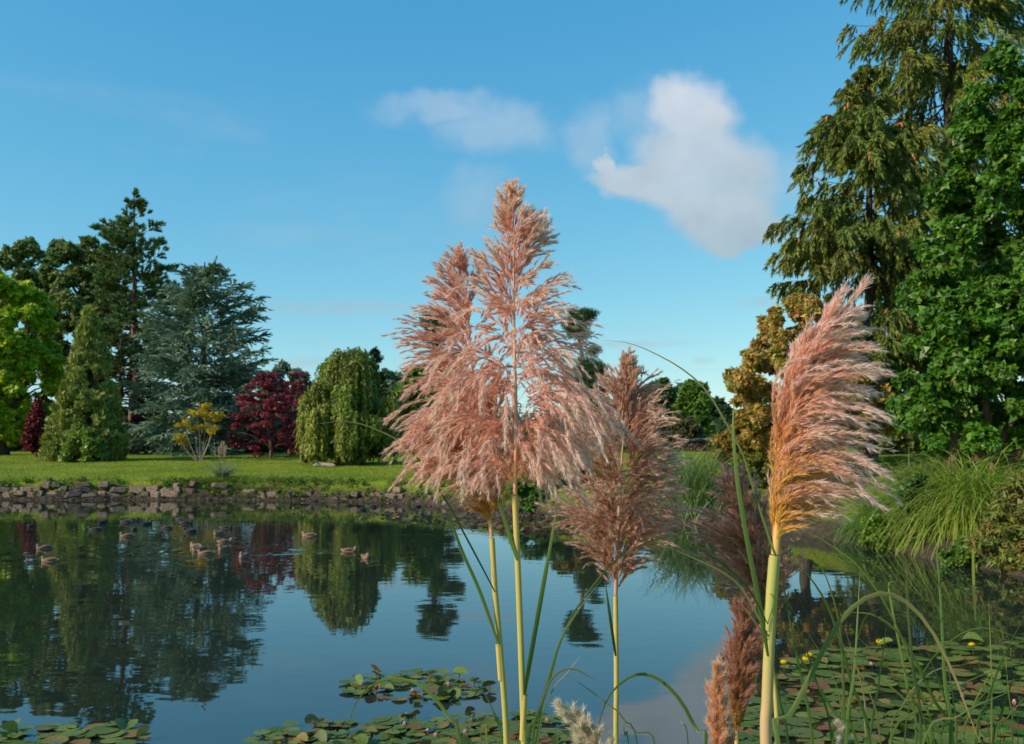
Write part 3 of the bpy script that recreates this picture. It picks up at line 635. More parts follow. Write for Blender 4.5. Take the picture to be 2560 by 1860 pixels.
# ------------------------------------------------------------------ far bank: stones, debris, weeds
import bmesh
sp_ = np.array(SHORE_PX, float)
def far_shore(px): return at_z(px, np.interp(px, sp_[:, 0], sp_[:, 1]))
stone_meshes = []
for v in range(8):
    bm = bmesh.new(); bmesh.ops.create_cube(bm, size=1)
    for q in bm.verts: q.co = q.co + q.co.__class__(rng.normal(size=3) * .09)
    bmesh.ops.bevel(bm, geom=bm.edges[:], offset=.12, segments=1, affect='EDGES')
    for q in bm.verts: q.co = q.co + q.co.__class__(rng.normal(size=3) * .025)
    me = bpy.data.meshes.new('stone'); bm.to_mesh(me); bm.free(); me.materials.append(M_STONE); stone_meshes.append(me)
wb = far_shore(500)
wall = thing('stone_wall', 'low rubble stone wall holding up the far lawn above the water', 'wall', (wb[0], wb[1] + .6, .2))
wloc = np.array(wall.location)
ns = 0
for course in range(3):
    px = -70.0
    while px < 1100:
        w = rng.uniform(12, 44); c = far_shore(px + w / 2); c2 = far_shore(px + w / 2 + 10); ang = math.atan2(c2[1] - c[1], c2[0] - c[0])
        h = rng.uniform(.17, .36); hide = .93 if px < 420 else (.3 if px < 620 else (.8 if course < 1 else (.4 if course < 2 else .06)))
        if course == 2 and px < 420: hide = .45
        if rng.uniform() < hide:
            o = bpy.data.objects.new('stone', stone_meshes[rng.integers(0, 8)]); COL.objects.link(o); o.parent = wall
            lift = .12 if px < 520 else -.04
            o.location = np.array([c[0] - math.sin(ang) * (.55 + .10 * course), c[1] + math.cos(ang) * (.55 + .10 * course) + rng.normal() * .05, lift + .14 + course * .235 + rng.normal() * .03]) - wloc
            o.scale = (w * c[1] / F * 1.0, .45, h); o.rotation_euler = (rng.normal() * .14, rng.normal() * .13, ang + rng.normal() * .14)
            ns += 1
        px += w + rng.uniform(0, 3)
def along_shore(n, p0, p1, o0, o1):          # random points on the bank between two photo columns, o metres inland
    px = rng.uniform(p0, p1, n); P = np.stack([far_shore(a) for a in px]); Q = np.stack([far_shore(a + 8) for a in px])
    d = nrm(Q - P); nn = np.stack([-d[:, 1], d[:, 0], d[:, 2] * 0], 1); P = P + nn * rng.uniform(o0, o1, n)[:, None]
    P[:, 2] = ground_z(P[:, 0], P[:, 1]); return P, nn
g = Geo(); P, _ = along_shore(2600, -80, 1500, -.05, .75); n = len(P)
cc = np.array([(.10, .08, .06), (.05, .04, .03), (.20, .17, .14), (.34, .30, .26), (.16, .08, .05)])[rng.choice(5, n, p=[.36, .31, .22, .02, .09])]
cards(g, P + UP * .02, nrm(rand_unit(n) * np.array([1, 1, .35])), nrm(rand_unit(n) * .6 + UP), rng.uniform(.05, .2, n), rng.uniform(.04, .13, n), jit_col((1, 1, 1), n, .15, .05) * cc)
n2 = 900; P2 = P[:n2] + UP * .03
slivers(g, P2, nrm(rand_unit(n2) + UP * .3), rand_unit(n2), rng.uniform(.08, .25, n2), .03, cc[:n2] * .8)
tag(obj('shore_debris', g.mesh('shore_debris', M_PEBBLE)), 'gravel, twigs and leaf litter along the foot of the far bank', 'gravel', kind='stuff')

def grass_tufts(g, P, nn, per, L, W, col, lean=.35, droop=-.8, k=4, spread=.08):
    n = len(P); i = np.repeat(np.arange(n), per); m = len(i)
    B = P[i] + rng.normal(size=(m, 3)) * np.array([spread, spread, 0])
    d = nrm(UP + rand_unit(m) * lean); l = L * rng.uniform(.5, 1.25, m)
    acc = np.zeros((m, 3)); acc[:, 2] = droop; acc[:, :2] = d[:, :2] * .8
    ST = strands(B, d, l, acc, k)
    S = rand_unit(m) * np.array([1, 1, .1]); S = nrm(S - d * (S * d).sum(1, keepdims=True))
    cc = np.asarray(col, float); cc = cc[rng.integers(0, len(cc), n)] if cc.ndim == 2 else np.broadcast_to(cc, (n, 3))
    ribbons(g, ST, W * np.linspace(1, .12, k + 1) * 1.0, S, np.clip(cc[i] * (1 + rng.normal(size=(m, 1)) * .18), .004, .9))
g = Geo(); P, nn = along_shore(620, -80, 1700, .65, 1.5)
grass_tufts(g, P, nn, 6, .24, .024, [(.14, .19, .02), (.19, .21, .04), (.26, .22, .08), (.10, .16, .02)], lean=.6)
P, nn = along_shore(300, 430, 700, .3, 1.6); grass_tufts(g, P, nn, 8, .34, .03, [(.10, .17, .02), (.15, .20, .03)], lean=.7)
P, nn = along_shore(90, -60, 1100, .40, 1.1); leaf_clumps(g, P + UP * .12, rng.uniform(.14, .34, len(P)), 60, .10, .07, [(.08, .17, .015), (.12, .2, .02), (.05, .12, .012)], flat=.7)
tag(obj('bank_weeds', g.mesh('bank_weeds', M_GRASS)), 'rough grass and weeds along the top of the far stone wall', 'weeds', kind='stuff')
# short mown grass of the lawn that catches the light
g = Geo(); n = 42000; px = rng.uniform(-150, 1900, n); dd = 46 + 26 * rng.uniform(0, 1, n) ** 1.5; X = (px - CX) / F * dd; Y = dd - np.clip((px - 1000) / 900, 0, 1) * 9
sd = shore_dist(X, Y); k = sd > 1.0; X, Y, sd = X[k], Y[k], sd[k]; n = len(X)
P = np.stack([X, Y, ground_z(X, Y, sd) - .01], 1)
patch = .5 + .5 * np.sin(X * .45 + 2 * np.sin(Y * .3)) * np.sin(Y * .6 + X * .2)
slivers(g, P, nrm(UP + rand_unit(n) * .5), nrm(rand_unit(n) * np.array([1, .4, .1])), rng.uniform(.05, .11, n), .035, mixc((.15, .22, .014), (.28, .29, .03), np.clip(patch + rng.normal(size=n) * .25, 0, 1)))
n = 16000; px = rng.uniform(1500, 2560, n); dd = rng.uniform(20, 42, n); X = (px - CX) / F * dd; Y = dd
sd = shore_dist(X, Y); k = sd > .5; X, Y, sd = X[k], Y[k], sd[k]; n = len(X); P = np.stack([X, Y, ground_z(X, Y, sd) - .01], 1)
slivers(g, P, nrm(UP + rand_unit(n) * .6), nrm(rand_unit(n) * np.array([1, .4, .1])), rng.uniform(.05, .13, n), .022, mixc((.14, .21, .02), (.30, .27, .06), np.clip(.45 + rng.normal(size=n) * .35, 0, 1)))
tag(obj('lawn_grass', g.mesh('lawn_grass', M_GRASS)), 'short mown grass of the lawn beyond the pond', 'grass', kind='stuff')

# fallen ring of wood on the lawn
lp = at_depth(810, 1163, 56); lz = gz(lp[0], 56)
t = thing('weathered_log', 'short weathered log lying on the lawn in front of the weeping tree', 'log', (lp[0], 56, lz))
g = Geo(); tube(g, spline([(lp[0] - .7, 56, lz + .1), (lp[0] - .2, 56.1, lz + .13), (lp[0] + .3, 56, lz + .12), (lp[0] + .75, 55.8, lz + .08)], 9), [.02, .13, .15, .14, .15, .13, .14, .12, .02], (.5, .5, .5), 9)
obj('log', g.mesh('log', M_BARKPALE, True), t)
g = Geo(); tube(g, spline([(lp[0] - .3, 56, lz + .16), (lp[0] - .45, 55.9, lz + .3), (lp[0] - .62, 55.85, lz + .36)], 5), np.linspace(.06, .02, 5), (.5, .5, .5), 6); obj('branch_stub', g.mesh('branch_stub', M_BARKPALE, True), t)

# pampas clump growing on the far bank
pp = at_depth(555, 1214, 48.0); pz = gz(pp[0], 48.0)
t = thing('far_pampas_clump', 'grey-green pampas clump with short pink plumes growing on the far bank', 'grass', (pp[0], 48, pz))
g = Geo(); grass_tufts(g, np.array([[pp[0], 48, pz]]), None, 420, 1.25, .022, [(.20, .25, .14)], lean=.5, droop=-1.3, k=5, spread=.14)
tag(obj('leaves', g.mesh('leaves', M_GRASS), t), kind='stuff')
for dx, h in ((-.22, 1.55), (-.1, 1.75), (.04, 1.8), (.14, 1.6)):
    g = Geo(); b = np.array([pp[0] + dx * .5, 48 + rng.uniform(-.1, .1), pz]); e = np.array([pp[0] + dx, 48, pz + h])
    tube(g, [b, (b + e) / 2, e], [.012, .01, .006], (.3, .3, .12), 5)
    n = 130; tt = rng.uniform(.66, 1, n); Q = b + (e - b) * tt[:, None]
    slivers(g, Q, nrm(UP * 1.2 + rand_unit(n)), rand_unit(n), .13, .018, jit_col((.75, .50, .42), n, .15, .05)); obj('plume', g.mesh('plume', M_PLUME), t)

# ------------------------------------------------------------------ plants on the nearer right-hand bank
def strand_clump(name, label, cat, px, D_, n, L, W, col, lean, droop, spread, k=6, part='leaves', z=None, mat=M_GRASS, tip=None, extra=None):
    x = at_depth(px, 1110, D_)[0]; zz = gz(x, D_) if z is None else z
    t = thing(name, label, cat, (x, D_, zz)); g = Geo()
    B = np.array([x, D_, zz - .03]) + rng.normal(size=(n, 3)) * np.array([spread, spread, 0]); B[:, 2] = ground_z(B[:, 0], B[:, 1]) - .03
    B[:, 2] = np.maximum(B[:, 2], -.1)
    az = rng.uniform(0, 2 * np.pi, n); ln = np.abs(rng.normal(size=n)) * lean
    d = nrm(np.stack([np.cos(az) * ln, np.sin(az) * ln, np.ones(n)], 1) + rng.normal(size=(n, 3)) * .12); l = L * rng.uniform(.4, 1.2, n)
    acc = np.zeros((n, 3)); acc[:, 2] = droop * rng.uniform(.5, 1.4, n); acc[:, 0] = np.cos(az) * .8; acc[:, 1] = np.sin(az) * .8
    ST = strands(B, d, l, acc, k, .02); S = nrm(np.cross(d, rand_unit(n)))
    cc = np.asarray(col, float)[rng.integers(0, len(col), n)] * (1 + rng.normal(size=(n, 1)) * .15)
    c3 = np.repeat(cc[:, None], k + 1, 1)
    if tip is not None: c3 = c3 * (1 - np.linspace(0, 1, k + 1)[None, :, None] ** 3) + np.asarray(tip) * np.linspace(0, 1, k + 1)[None, :, None] ** 3
    ribbons(g, ST, W * np.array([.8] + [1] * (k - 3) + [.8, .5, .08]), S, np.clip(c3, .004, .9))
    if extra: extra(g, x, zz)
    tag(obj(part, g.mesh(part, mat), t), kind='stuff'); return t
strand_clump('sedge_clump', 'huge arching clump of bright green sedge spilling over the right bank', 'grass', 2410, 24.4, 4400, 2.6, .026, [(.17, .30, .03), (.21, .34, .04), (.13, .25, .03), (.27, .34, .05)],   .62, -3.0, .36, tip=(.35, .34, .06))
strand_clump('sedge_clump', 'smaller dense clump of dark green sedge beside the huge arching one', 'grass', 2235, 26.2, 2000, 1.95, .030, [(.10, .20, .025), (.14, .25, .03), (.08, .17, .03)], .8, -3.0, .36)
strand_clump('sedge_clump', 'blue-green sedge fringe at the back of the right bank', 'grass', 2320, 28.0, 1300, 1.7, .030, [(.15, .22, .06), (.18, .25, .06)], .7, -2.2, .5)
strand_clump('reed_clump', 'upright green reeds standing at the pond edge between the brown plumes', 'reeds', 1735, 33.2, 620, 2.15, .030, [(.17, .25, .08), (.20, .29, .10), (.12, .20, .05)], .16, -.35, .42)
strand_clump('reed_clump', 'shorter reeds leaning over the water beside the taller upright reeds', 'reeds', 1680, 33.6, 260, 1.4, .026, [(.16, .24, .07), (.20, .26, .09)], .28, -.8, .3)
def shrub(name, label, px, D_, rows, col, leaf=(.10, .06), n=60, cr=14, nl=26, **kw):
    broadleaf(name, label, px, D_, rows, n, cr, nl, leaf, col, r0=.04, sub=8, cat='shrub', n_limb=8, core=6, **kw)
shrub('feathery_shrub', 'feathery yellow-green shrub leaning over the water at the right bank', 2560, 20.5, [(1185, 2540, 2600), (1240, 2490, 2680), (1300, 2470, 2720), (1360, 2440, 2740), (1425, 2470, 2740)], [(.20, .21, .04), (.17, .22, .045), (.25, .2, .05)], (.16, .04), 120, 22, 30, droop=.4, tri=True)
shrub('bank_herb', 'leafy dark green herbs on the right bank below the sedges', 2290, 24.4, [(1200, 2255, 2330), (1290, 2230, 2360), (1375, 2230, 2370)], [(.07, .15, .03), (.10, .19, .035)], (.11, .07), 60, 16, 26)
shrub('bank_herb', 'bright green low herbs trailing into the water beside the bare earth edge', 2190, 25.0, [(1290, 2170, 2230), (1330, 2150, 2250), (1368, 2150, 2250)], [(.13, .24, .03), (.17, .27, .035)], (.10, .07), 40, 12, 22)
shrub('bank_herb', 'low herbs at the waterline under the huge arching sedge', 2400, 21.6, [(1355, 2350, 2450), (1380, 2340, 2480), (1412, 2345, 2490)], [(.12, .21, .03), (.15, .25, .035)], (.09, .06), 46, 12, 22)
shrub('rounded_shrub', 'dark green shrub at the far water edge behind the yellow plume stem', 1345, 37.5, [(1180, 1310, 1400), (1215, 1265, 1440), (1272, 1255, 1440)], [(.055, .14, .016), (.075, .17, .02)], (.16, .11), 70, 16, 22)
shrub('japanese_maple', 'low spreading bronze-olive maple behind the brown plume', 1410, 39, [(1120, 1390, 1440), (1160, 1370, 1500), (1215, 1375, 1520)], [(.20, .15, .02), (.24, .14, .025), (.14, .14, .02)], (.14, .09), 50, 14, 20)
shrub('japanese_maple', 'low spreading rust-orange maple in front of the autumn oak', 1855, 36, [(1062, 1830, 1880), (1085, 1790, 1930), (1130, 1765, 1960), (1160, 1790, 1960)], [(.34, .19, .03), (.30, .22, .03), (.24, .2, .03)], (.14, .09), 80, 14, 22)
shrub('rounded_shrub', 'low olive-green mound of a shrub below the rust-orange maple', 1890, 34.5, [(1140, 1850, 1930), (1165, 1800, 1970), (1212, 1800, 1970)], [(.16, .19, .03), (.20, .2, .03)], (.13, .08), 60, 13, 22)
# bent reed stalk standing in the shallows
q = at_z(2434, 1462); t = thing('broken_reed', 'single yellow-green reed stalk snapped over at the right water edge', 'reed', (q[0], q[1], 0))
g = Geo(); tp = at_depth(2432, 1372, q[1]); S_ = np.array([[1., 0, 0]])
ribbons(g, np.stack([[q - UP * .2, (q + tp) / 2, tp]]), np.array([.05, .055, .04]), S_, (.42, .44, .07)); obj('stalk', g.mesh('stalk', M_GRASS), t)
g = Geo(); ribbons(g, np.stack([[tp, at_depth(2475, 1400, q[1] + .1), at_depth(2500, 1432, q[1] + .2)]]), np.array([.03, .025, .008]), np.array([[0, 0, 1.]]), (.4, .33, .12)); obj('leaf', g.mesh('leaf', M_GRASS), t)

# ------------------------------------------------------------------ ducks
def duck_meshes(kind):
    g = Geo(); path = spline([(-.27, 0, .125), (-.2, 0, .085), (-.08, 0, .06), (.06, 0, .055), (.155, 0, .075), (.185, 0, .118), (.19, 0, .152), (.212, 0, .180), (.25, 0, .174)], 22)
    u = np.linspace(0, 8, 22); r = np.interp(u, range(9), [.012, .055, .098, .105, .09, .056, .042, .046, .012])
    tube(g, path, r, (0, 0, 0), 12)
    v = g.v[0].reshape(22, 12, 3); v[:, :, 1] *= 1.0; V = v.reshape(-1, 3)
    if kind == 'brown': body, head, wing, tail = (.26, .15, .09), (.30, .19, .12), (.17, .10, .06), (.42, .34, .27)
    else: body, head, wing, tail = (.055, .045, .042), (.022, .026, .022), (.04, .034, .034), (.16, .15, .15)
    c = np.repeat(np.array([mixc(tail, body, np.clip(a / 1.2, 0, 1)) if a < 5.2 else np.array(head) for a in u]), 12, 0)
    c = np.where(((V[:, 2] > .09) & (V[:, 0] < .1) & (V[:, 0] > -.22))[:, None], np.array(wing), c) * rng.uniform(.7, 1.3, (len(V), 1))
    g.c[0] = c; body_m = g.mesh('duck_body', M_PEBBLE, True)
    g = Geo(); tube(g, [(.24, 0, .173), (.265, 0, .167), (.30, 0, .162), (.307, 0, .162)], [.017, .014, .012, .003], (.30, .20, .05) if kind == 'brown' else (.25, .24, .08), 8)
    g.v[0][:, 2] = .166 + (g.v[0][:, 2] - .166) * .6
    bill_m = g.mesh('duck_bill', M_PEBBLE, True)
    wings = []
    for sg in (-1, 1):
        g = Geo(); tube(g, [(.10, sg * .075, .115), (.03, sg * .088, .125), (-.08, sg * .08, .125), (-.18, sg * .045, .12), (-.235, sg * .02, .125)], [.012, .04, .042, .024, .004], np.array(wing) * 1.15, 8)
        wings.append(g.mesh('duck_wing', M_PEBBLE, True))
    return body_m, bill_m, wings
DM = {k: duck_meshes(k) for k in ('brown', 'dark')}
DOWN = {(873, 1379): 'brown duck seen side-on, swimming second of the pair under the weeping tree reflection', (913, 1395): 'brown duck leading the pair that swims towards the open blue water',
        (772, 1341): 'lone brown duck swimming across the reflection of the weeping tree', (610, 1393): 'lone brown duck in the crimson maple reflection, its back turned to the far bank',
        (489, 1368): 'brown duck of the close trio, the one nearest the far bank', (500, 1377): 'brown duck in the middle of the close trio', (514, 1386): 'brown duck of the close trio, the one farthest from the far bank',
        (563, 1357): 'brown duck of the pair beside the trio, the one nearer the far bank', (561, 1375): 'brown duck of the pair beside the trio, the one farther from the far bank',
        (111, 1372): 'brown duck beyond the lime-green reflection, the one nearer the far bank of two', (124, 1404): 'brown duck beyond the lime-green reflection, the one farther from the far bank of two',
        (547, 1336): 'brown duck almost touching a dark swimming duck', (566, 1322): 'dark duck swimming right beside a single brown duck', (317, 1342): 'single brown duck close in front of the dark resting ducks',
        (77, 1317): 'dark duck resting alone in the shaded reflection of the lime-green tree', (1042, 1268): 'dark duck swimming close to the far floating leaves behind the pink plumes',
        (238, 1326): 'dark duck in the conical conifer reflection, the one farther from the far bank of two', (256, 1309): 'dark duck in the conical conifer reflection, the one nearer the far bank of two'}
DLAB = {0: 'dark duck resting in the shadowed reflections below the far stone wall', 1: 'brown duck resting on still water among the tree reflections',
        2: 'brown duck swimming with a silvery wake behind it', 3: 'dark duck paddling along with a faint wake near the far bank'}
for (pos, h, s_), (a, b, hd, kind, sp2) in zip(duck_pos, DUCKS):
    k = (2 if kind == 'brown' else 3) if sp2 > 0 else (1 if kind == 'brown' else 0)
    t = thing('duck', DOWN.get((a, b), DLAB[k]), 'duck', (pos[0], pos[1], -.035), ['dark ducks resting', 'brown ducks resting', 'brown ducks swimming', 'dark ducks swimming'][k])
    t.rotation_euler = (0, 0, h); sc = rng.uniform(.78, .92); t.scale = (sc, sc, sc)
    bm_, bl_, wg_ = DM[kind]
    for nm, me in (('body', bm_), ('bill', bl_), ('wing', wg_[0]), ('wing', wg_[1])):
        o = bpy.data.objects.new(nm, me); COL.objects.link(o); o.parent = t

# ------------------------------------------------------------------ water lilies
def pad_mat():
    m, nt, N, L = new_mat('lily_pad')
    out = N('ShaderNodeOutputMaterial'); p = N('ShaderNodeBsdfPrincipled'); p.inputs['Roughness'].default_value = .5; p.inputs['Specular IOR Level'].default_value = .3
    oi = N('ShaderNodeObjectInfo'); r = N('ShaderNodeValToRGB'); r.color_ramp.interpolation = 'LINEAR'
    st = [(0, (.09, .15, .025)), (.3, (.13, .20, .035)), (.55, (.22, .27, .05)), (.72, (.12, .16, .045)), (.85, (.28, .21, .05)), (1, (.26, .09, .045))]
    e = r.color_ramp.elements
    while len(e) < len(st): e.new(.5)
    for x, (po, c) in zip(e, st): x.position = po; x.color = (*c, 1)
    L(oi.outputs['Random'], r.inputs[0])
    tc = N('ShaderNodeTexCoord'); n = N('ShaderNodeTexNoise'); n.inputs['Scale'].default_value = 9; n.inputs['Detail'].default_value = 5; L(tc.outputs['Object'], n.inputs[0])
    r2 = N('ShaderNodeValToRGB'); r2.color_ramp.elements[0].color = (.55, .5, .45, 1); r2.color_ramp.elements[1].color = (1.25, 1.25, 1.2, 1); r2.color_ramp.elements[0].position = .35; r2.color_ramp.elements[1].position = .65
    L(n.outputs[0], r2.inputs[0]); mu = N('ShaderNodeMix'); mu.data_type = 'RGBA'; mu.blend_type = 'MULTIPLY'; mu.inputs[0].default_value = 1; L(r.outputs[0], mu.inputs[6]); L(r2.outputs[0], mu.inputs[7])
    ge = N('ShaderNodeNewGeometry'); bk = N('ShaderNodeMix'); bk.data_type = 'RGBA'; L(ge.outputs['Backfacing'], bk.inputs[0]); L(mu.outputs[2], bk.inputs[6]); bk.inputs[7].default_value = (.13, .05, .03, 1)
    L(bk.outputs[2], p.inputs['Base Color'])
    t = N('ShaderNodeBsdfTranslucent'); L(mu.outputs[2], t.inputs[0]); mx = N('ShaderNodeMixShader'); mx.inputs[0].default_value = .22
    b = N('ShaderNodeBump'); b.inputs['Strength'].default_value = .4; b.inputs['Distance'].default_value = .01; L(n.outputs[0], b.inputs['Height']); L(b.outputs[0], p.inputs['Normal'])
    L(p.outputs[0], mx.inputs[1]); L(t.outputs[0], mx.inputs[2]); L(mx.outputs[0], out.inputs[0]); return m
M_PAD = pad_mat()
def pad_verts(fold, wav, m=18):
    th = np.linspace(.22, 2 * np.pi - .22, m); rr = 1 + .05 * np.sin(th * 3 + wav * 9)
    v = [(0.0, 0, 0)] + [(.55 * math.cos(a), .52 * math.sin(a), 0) for a in th] + [(r_ * math.cos(a), r_ * .93 * math.sin(a), 0) for a, r_ in zip(th, rr)]
    v = np.array(v); r = np.hypot(v[:, 0], v[:, 1]); a = np.arctan2(v[:, 1], v[:, 0])
    v[:, 2] = wav * .10 * r ** 2 * np.sin(2 * a + wav * 5) + .05 * wav * r ** 3 + fold * np.abs(v[:, 1]) ** 1.5
    t = [(0, i, i + 1) for i in range(1, m)]; q = [(i, i + m, i + m + 1, i + 1) for i in range(1, m)]
    return v, np.array(q), np.array(t)
pads = []
for f_, w_ in [(0, .12), (0, .25), (.02, .3), (0, .2), (.10, .5), (.0, .35), (.45, .8), (.75, .6), (.3, 1.0)]:
    v, q, tr = pad_verts(f_, w_); pads.append(make_mesh('lily_pad', v, [q, tr], M_PAD, smooth=True))
g0 = Geo()                                   # closed bud and globe flower
def petals(n, L, W, open_, c1, c2):
    g = Geo(); th = np.linspace(0, 2 * np.pi, n, endpoint=False); rad = np.stack([np.cos(th), np.sin(th), th * 0], 1); k = 5; u = np.linspace(0, 1, k)
    prof = np.stack([open_ * np.sin(u * 2.4), u], 1)
    PT = rad[:, None] * prof[None, :, :1] * L + UP * prof[None, :, 1:] * L
    S = np.stack([-np.sin(th), np.cos(th), th * 0], 1)
    c = mixc(np.array(c1), np.array(c2), u)[None].repeat(n, 0)
    ribbons(g, PT, W * np.sin(np.clip(u * 2.6 + .5, 0, np.pi)) + .004, S, c); return g
gf = petals(7, .055, .055, .62, (.62, .42, .02), (.85, .62, .03)); FLOWER = gf.mesh('flower', M_LEAF, True)
gb = petals(6, .062, .03, .22, (.42, .10, .10), (.75, .45, .42)); BUD = gb.mesh('bud', M_LEAF, True)
gs = Geo(); tube(gs, [(0, 0, -.3), (0, 0, 0)], [.006, .006], (.12, .18, .03), 5); STALK = gs.mesh('stalk', M_GRASS, True)
def in_poly(poly, n):
    poly = np.array(poly, float); out = []
    lo, hi = poly.min(0), poly.max(0)
    while len(out) < n:
        p = rng.uniform(lo, hi); c = False; j = len(poly) - 1
        for i in range(len(poly)):
            if (poly[i, 1] > p[1]) != (poly[j, 1] > p[1]) and p[0] < (poly[j, 0] - poly[i, 0]) * (p[1] - poly[i, 1]) / (poly[j, 1] - poly[i, 1]) + poly[i, 0]: c = not c
            j = i
        if c: out.append(p)
    return np.array(out)
def lily_patch(label, poly, n, size, raised, gap, flowers=(), buds=(), group=None):
    P = np.stack([at_z(*p)[:2] for p in in_poly(poly, n * 6)]); keep = []; sz = []
    for p in P:
        s_ = size * rng.uniform(.65, 1.2)
        if all(np.hypot(*(p - keep[j])) > gap * (s_ + sz[j]) for j in range(len(keep))): keep.append(p); sz.append(s_)
        if len(keep) >= n: break
    t = thing('water_lily', label, 'water lily', (*np.mean(keep, 0), 0), group); bl = np.array(t.location)
    for i, (p, s_) in enumerate(zip(keep, sz)):
        up = rng.uniform() < raised
        me = pads[rng.integers(4, 9)] if up else pads[rng.integers(0, 6)]
        o = bpy.data.objects.new('lily_pad', me); COL.objects.link(o); o.parent = t
        o.location = np.array([p[0], p[1], rng.uniform(.02, .06) if up else .006 + .004 * (i % 9)]) - bl; o.scale = (s_, s_, s_)
        tl = rng.uniform(.2, .65) if up else abs(rng.normal()) * .05
        o.rotation_euler = (rng.normal() * tl * .8, rng.normal() * tl * .8, rng.uniform(0, 6.28))
        if up:
            st = bpy.data.objects.new('stalk', STALK); COL.objects.link(st); st.parent = t; st.location = o.location
    for lst, me, nm in ((flowers, FLOWER, 'flower'), (buds, BUD, 'bud')):
        for px, py in lst:
            w = at_z(px, py + (22 if nm == 'flower' else 8)); hgt = at_depth(px, py, w[1])[2] - .03
            o = bpy.data.objects.new(nm, me); COL.objects.link(o); o.parent = t; o.location = np.array([w[0], w[1], hgt]) - bl; o.rotation_euler = (rng.normal() * .2, rng.normal() * .2, rng.uniform(0, 6))
            st = bpy.data.objects.new('stalk', STALK); COL.objects.link(st); st.parent = o; st.location = (0, 0, .005)
lily_patch('small raft of raised green and bronze lily pads out on open water', [(860, 1712), (930, 1690), (1080, 1676), (1180, 1700), (1240, 1735), (1150, 1750), (1050, 1762), (950, 1748), (870, 1736)], 110, .085, .2, .31, buds=[(1120, 1712), (1030, 1728)])
lily_patch('crowded bank of bronze and green lily pads around the feet of the pink plumes', [(640, 1842), (720, 1812), (900, 1804), (1060, 1800), (1200, 1792), (1330, 1782), (1450, 1796), (1490, 1830), (1470, 1900), (640, 1900), (610, 1870)], 290, .088, .13, .29,
           buds=[(1010, 1812), (1068, 1830), (1165, 1832), (1368, 1802), (1090, 1840), (930, 1826)])
lily_patch('scattered dull green lily pads floating by the reflected pine', [(-40, 1850), (0, 1822), (120, 1812), (270, 1808), (370, 1838), (390, 1856), (300, 1890), (100, 1930), (-60, 1930)], 60, .105, .12, .42)
lily_patch('wide field of flat green lily pads with yellow flowers below the right bank', [(1840, 1860), (1870, 1740), (1960, 1650), (2080, 1625), (2250, 1608), (2420, 1612), (2600, 1600), (2700, 1700), (2750, 1900), (2400, 1960), (1850, 1960)], 290, .145, .03, .50,
           flowers=[(2198, 1602), (2431, 1611), (2012, 1647), (1960, 1655), (1934, 1722), (2022, 1636), (1888, 1680)], buds=[(2110, 1706), (2536, 1756), (2180, 1662), (2408, 1740), (2445, 1818)])
for lab, poly, n, col in [('thin line of dark floating leaves off the far bank', [(850, 1288), (960, 1282), (1100, 1288), (1240, 1292), (1240, 1306), (1100, 1308), (980, 1302)], 150, [(.06, .07, .04), (.09, .07, .05)]),
                          ('russet and yellow-green lily leaves crowded under the far dark shrub', [(1090, 1304), (1240, 1300), (1440, 1306), (1560, 1318), (1560, 1336), (1430, 1334), (1260, 1328), (1100, 1312)], 460, [(.20, .13, .05), (.17, .17, .04), (.22, .09, .045), (.13, .09, .05)])]:
    W = np.stack([at_z(*p) for p in in_poly(poly, n)]); t = thing('water_lily', lab, 'water lily', (*W.mean(0)[:2], 0)); g = Geo()
    A = nrm(rand_unit(n) * np.array([1, 1, .3])); cards(g, W + UP * rng.uniform(.01, .12, (n, 1)), A, nrm(UP + rand_unit(n) * .55), rng.uniform(.15, .3, n), rng.uniform(.13, .24, n), jit_col((1, 1, 1), n, .2, .05) * np.array(col)[rng.integers(0, len(col), n)], mid=.5)
    tag(obj('pads', g.mesh('pads', M_LEAF), t), kind='stuff')

# ------------------------------------------------------------------ foreground pampas grass
M_STEM = foliage_mat('pampas_stem', .05, .38, .4)
def px_line(pts, D_, D2=None):
    D2 = D2 or D_; L_ = np.cumsum([0] + [math.dist(pts[i], pts[i + 1]) for i in range(len(pts) - 1)]); L_ = L_ / L_[-1]
    return np.stack([at_depth(a, b, D_ + (D2 - D_) * w) for (a, b), w in zip(pts, L_)])
def blade_mesh(P3, W, c0, c1, n=22, twist=.5):
    S3 = spline(P3, n); t = nrm(np.gradient(S3, axis=0)); side = nrm(np.cross(t, np.array([0, 1.0, 0]) + .15 * rand_unit(1)))
    a = twist * np.linspace(-1, 1, n) * rng.choice([-1, 1]); b = np.cross(side, t); side = side * np.cos(a)[:, None] + b * np.sin(a)[:, None]; nr = np.cross(side, t)
    u = np.linspace(0, 1, n); w = W * np.interp(u, [0, .15, .6, .9, 1], [.75, 1, .85, .35, .06])
    V = np.stack([S3 - side * w[:, None] * .5 + nr * w[:, None] * .16, S3, S3 + side * w[:, None] * .5 + nr * w[:, None] * .16], 1).reshape(-1, 3)
    i = np.arange(n - 1)[:, None] * 3 + np.array([[0, 1]]); i = i.ravel(); q = np.stack([i, i + 1, i + 4, i + 3], 1)
    c = np.repeat(mixc(np.array(c0), np.array(c1), u ** 2), 3, 0); c[1::3] *= .85
    return make_mesh('blade', V, q, M_GRASS, c, True)
GREEN = (.11, .19, .035); DKGREEN = (.06, .125, .03); PALE = (.22, .29, .09); YEL = (.30, .32, .05); TAN = (.48, .33, .16)

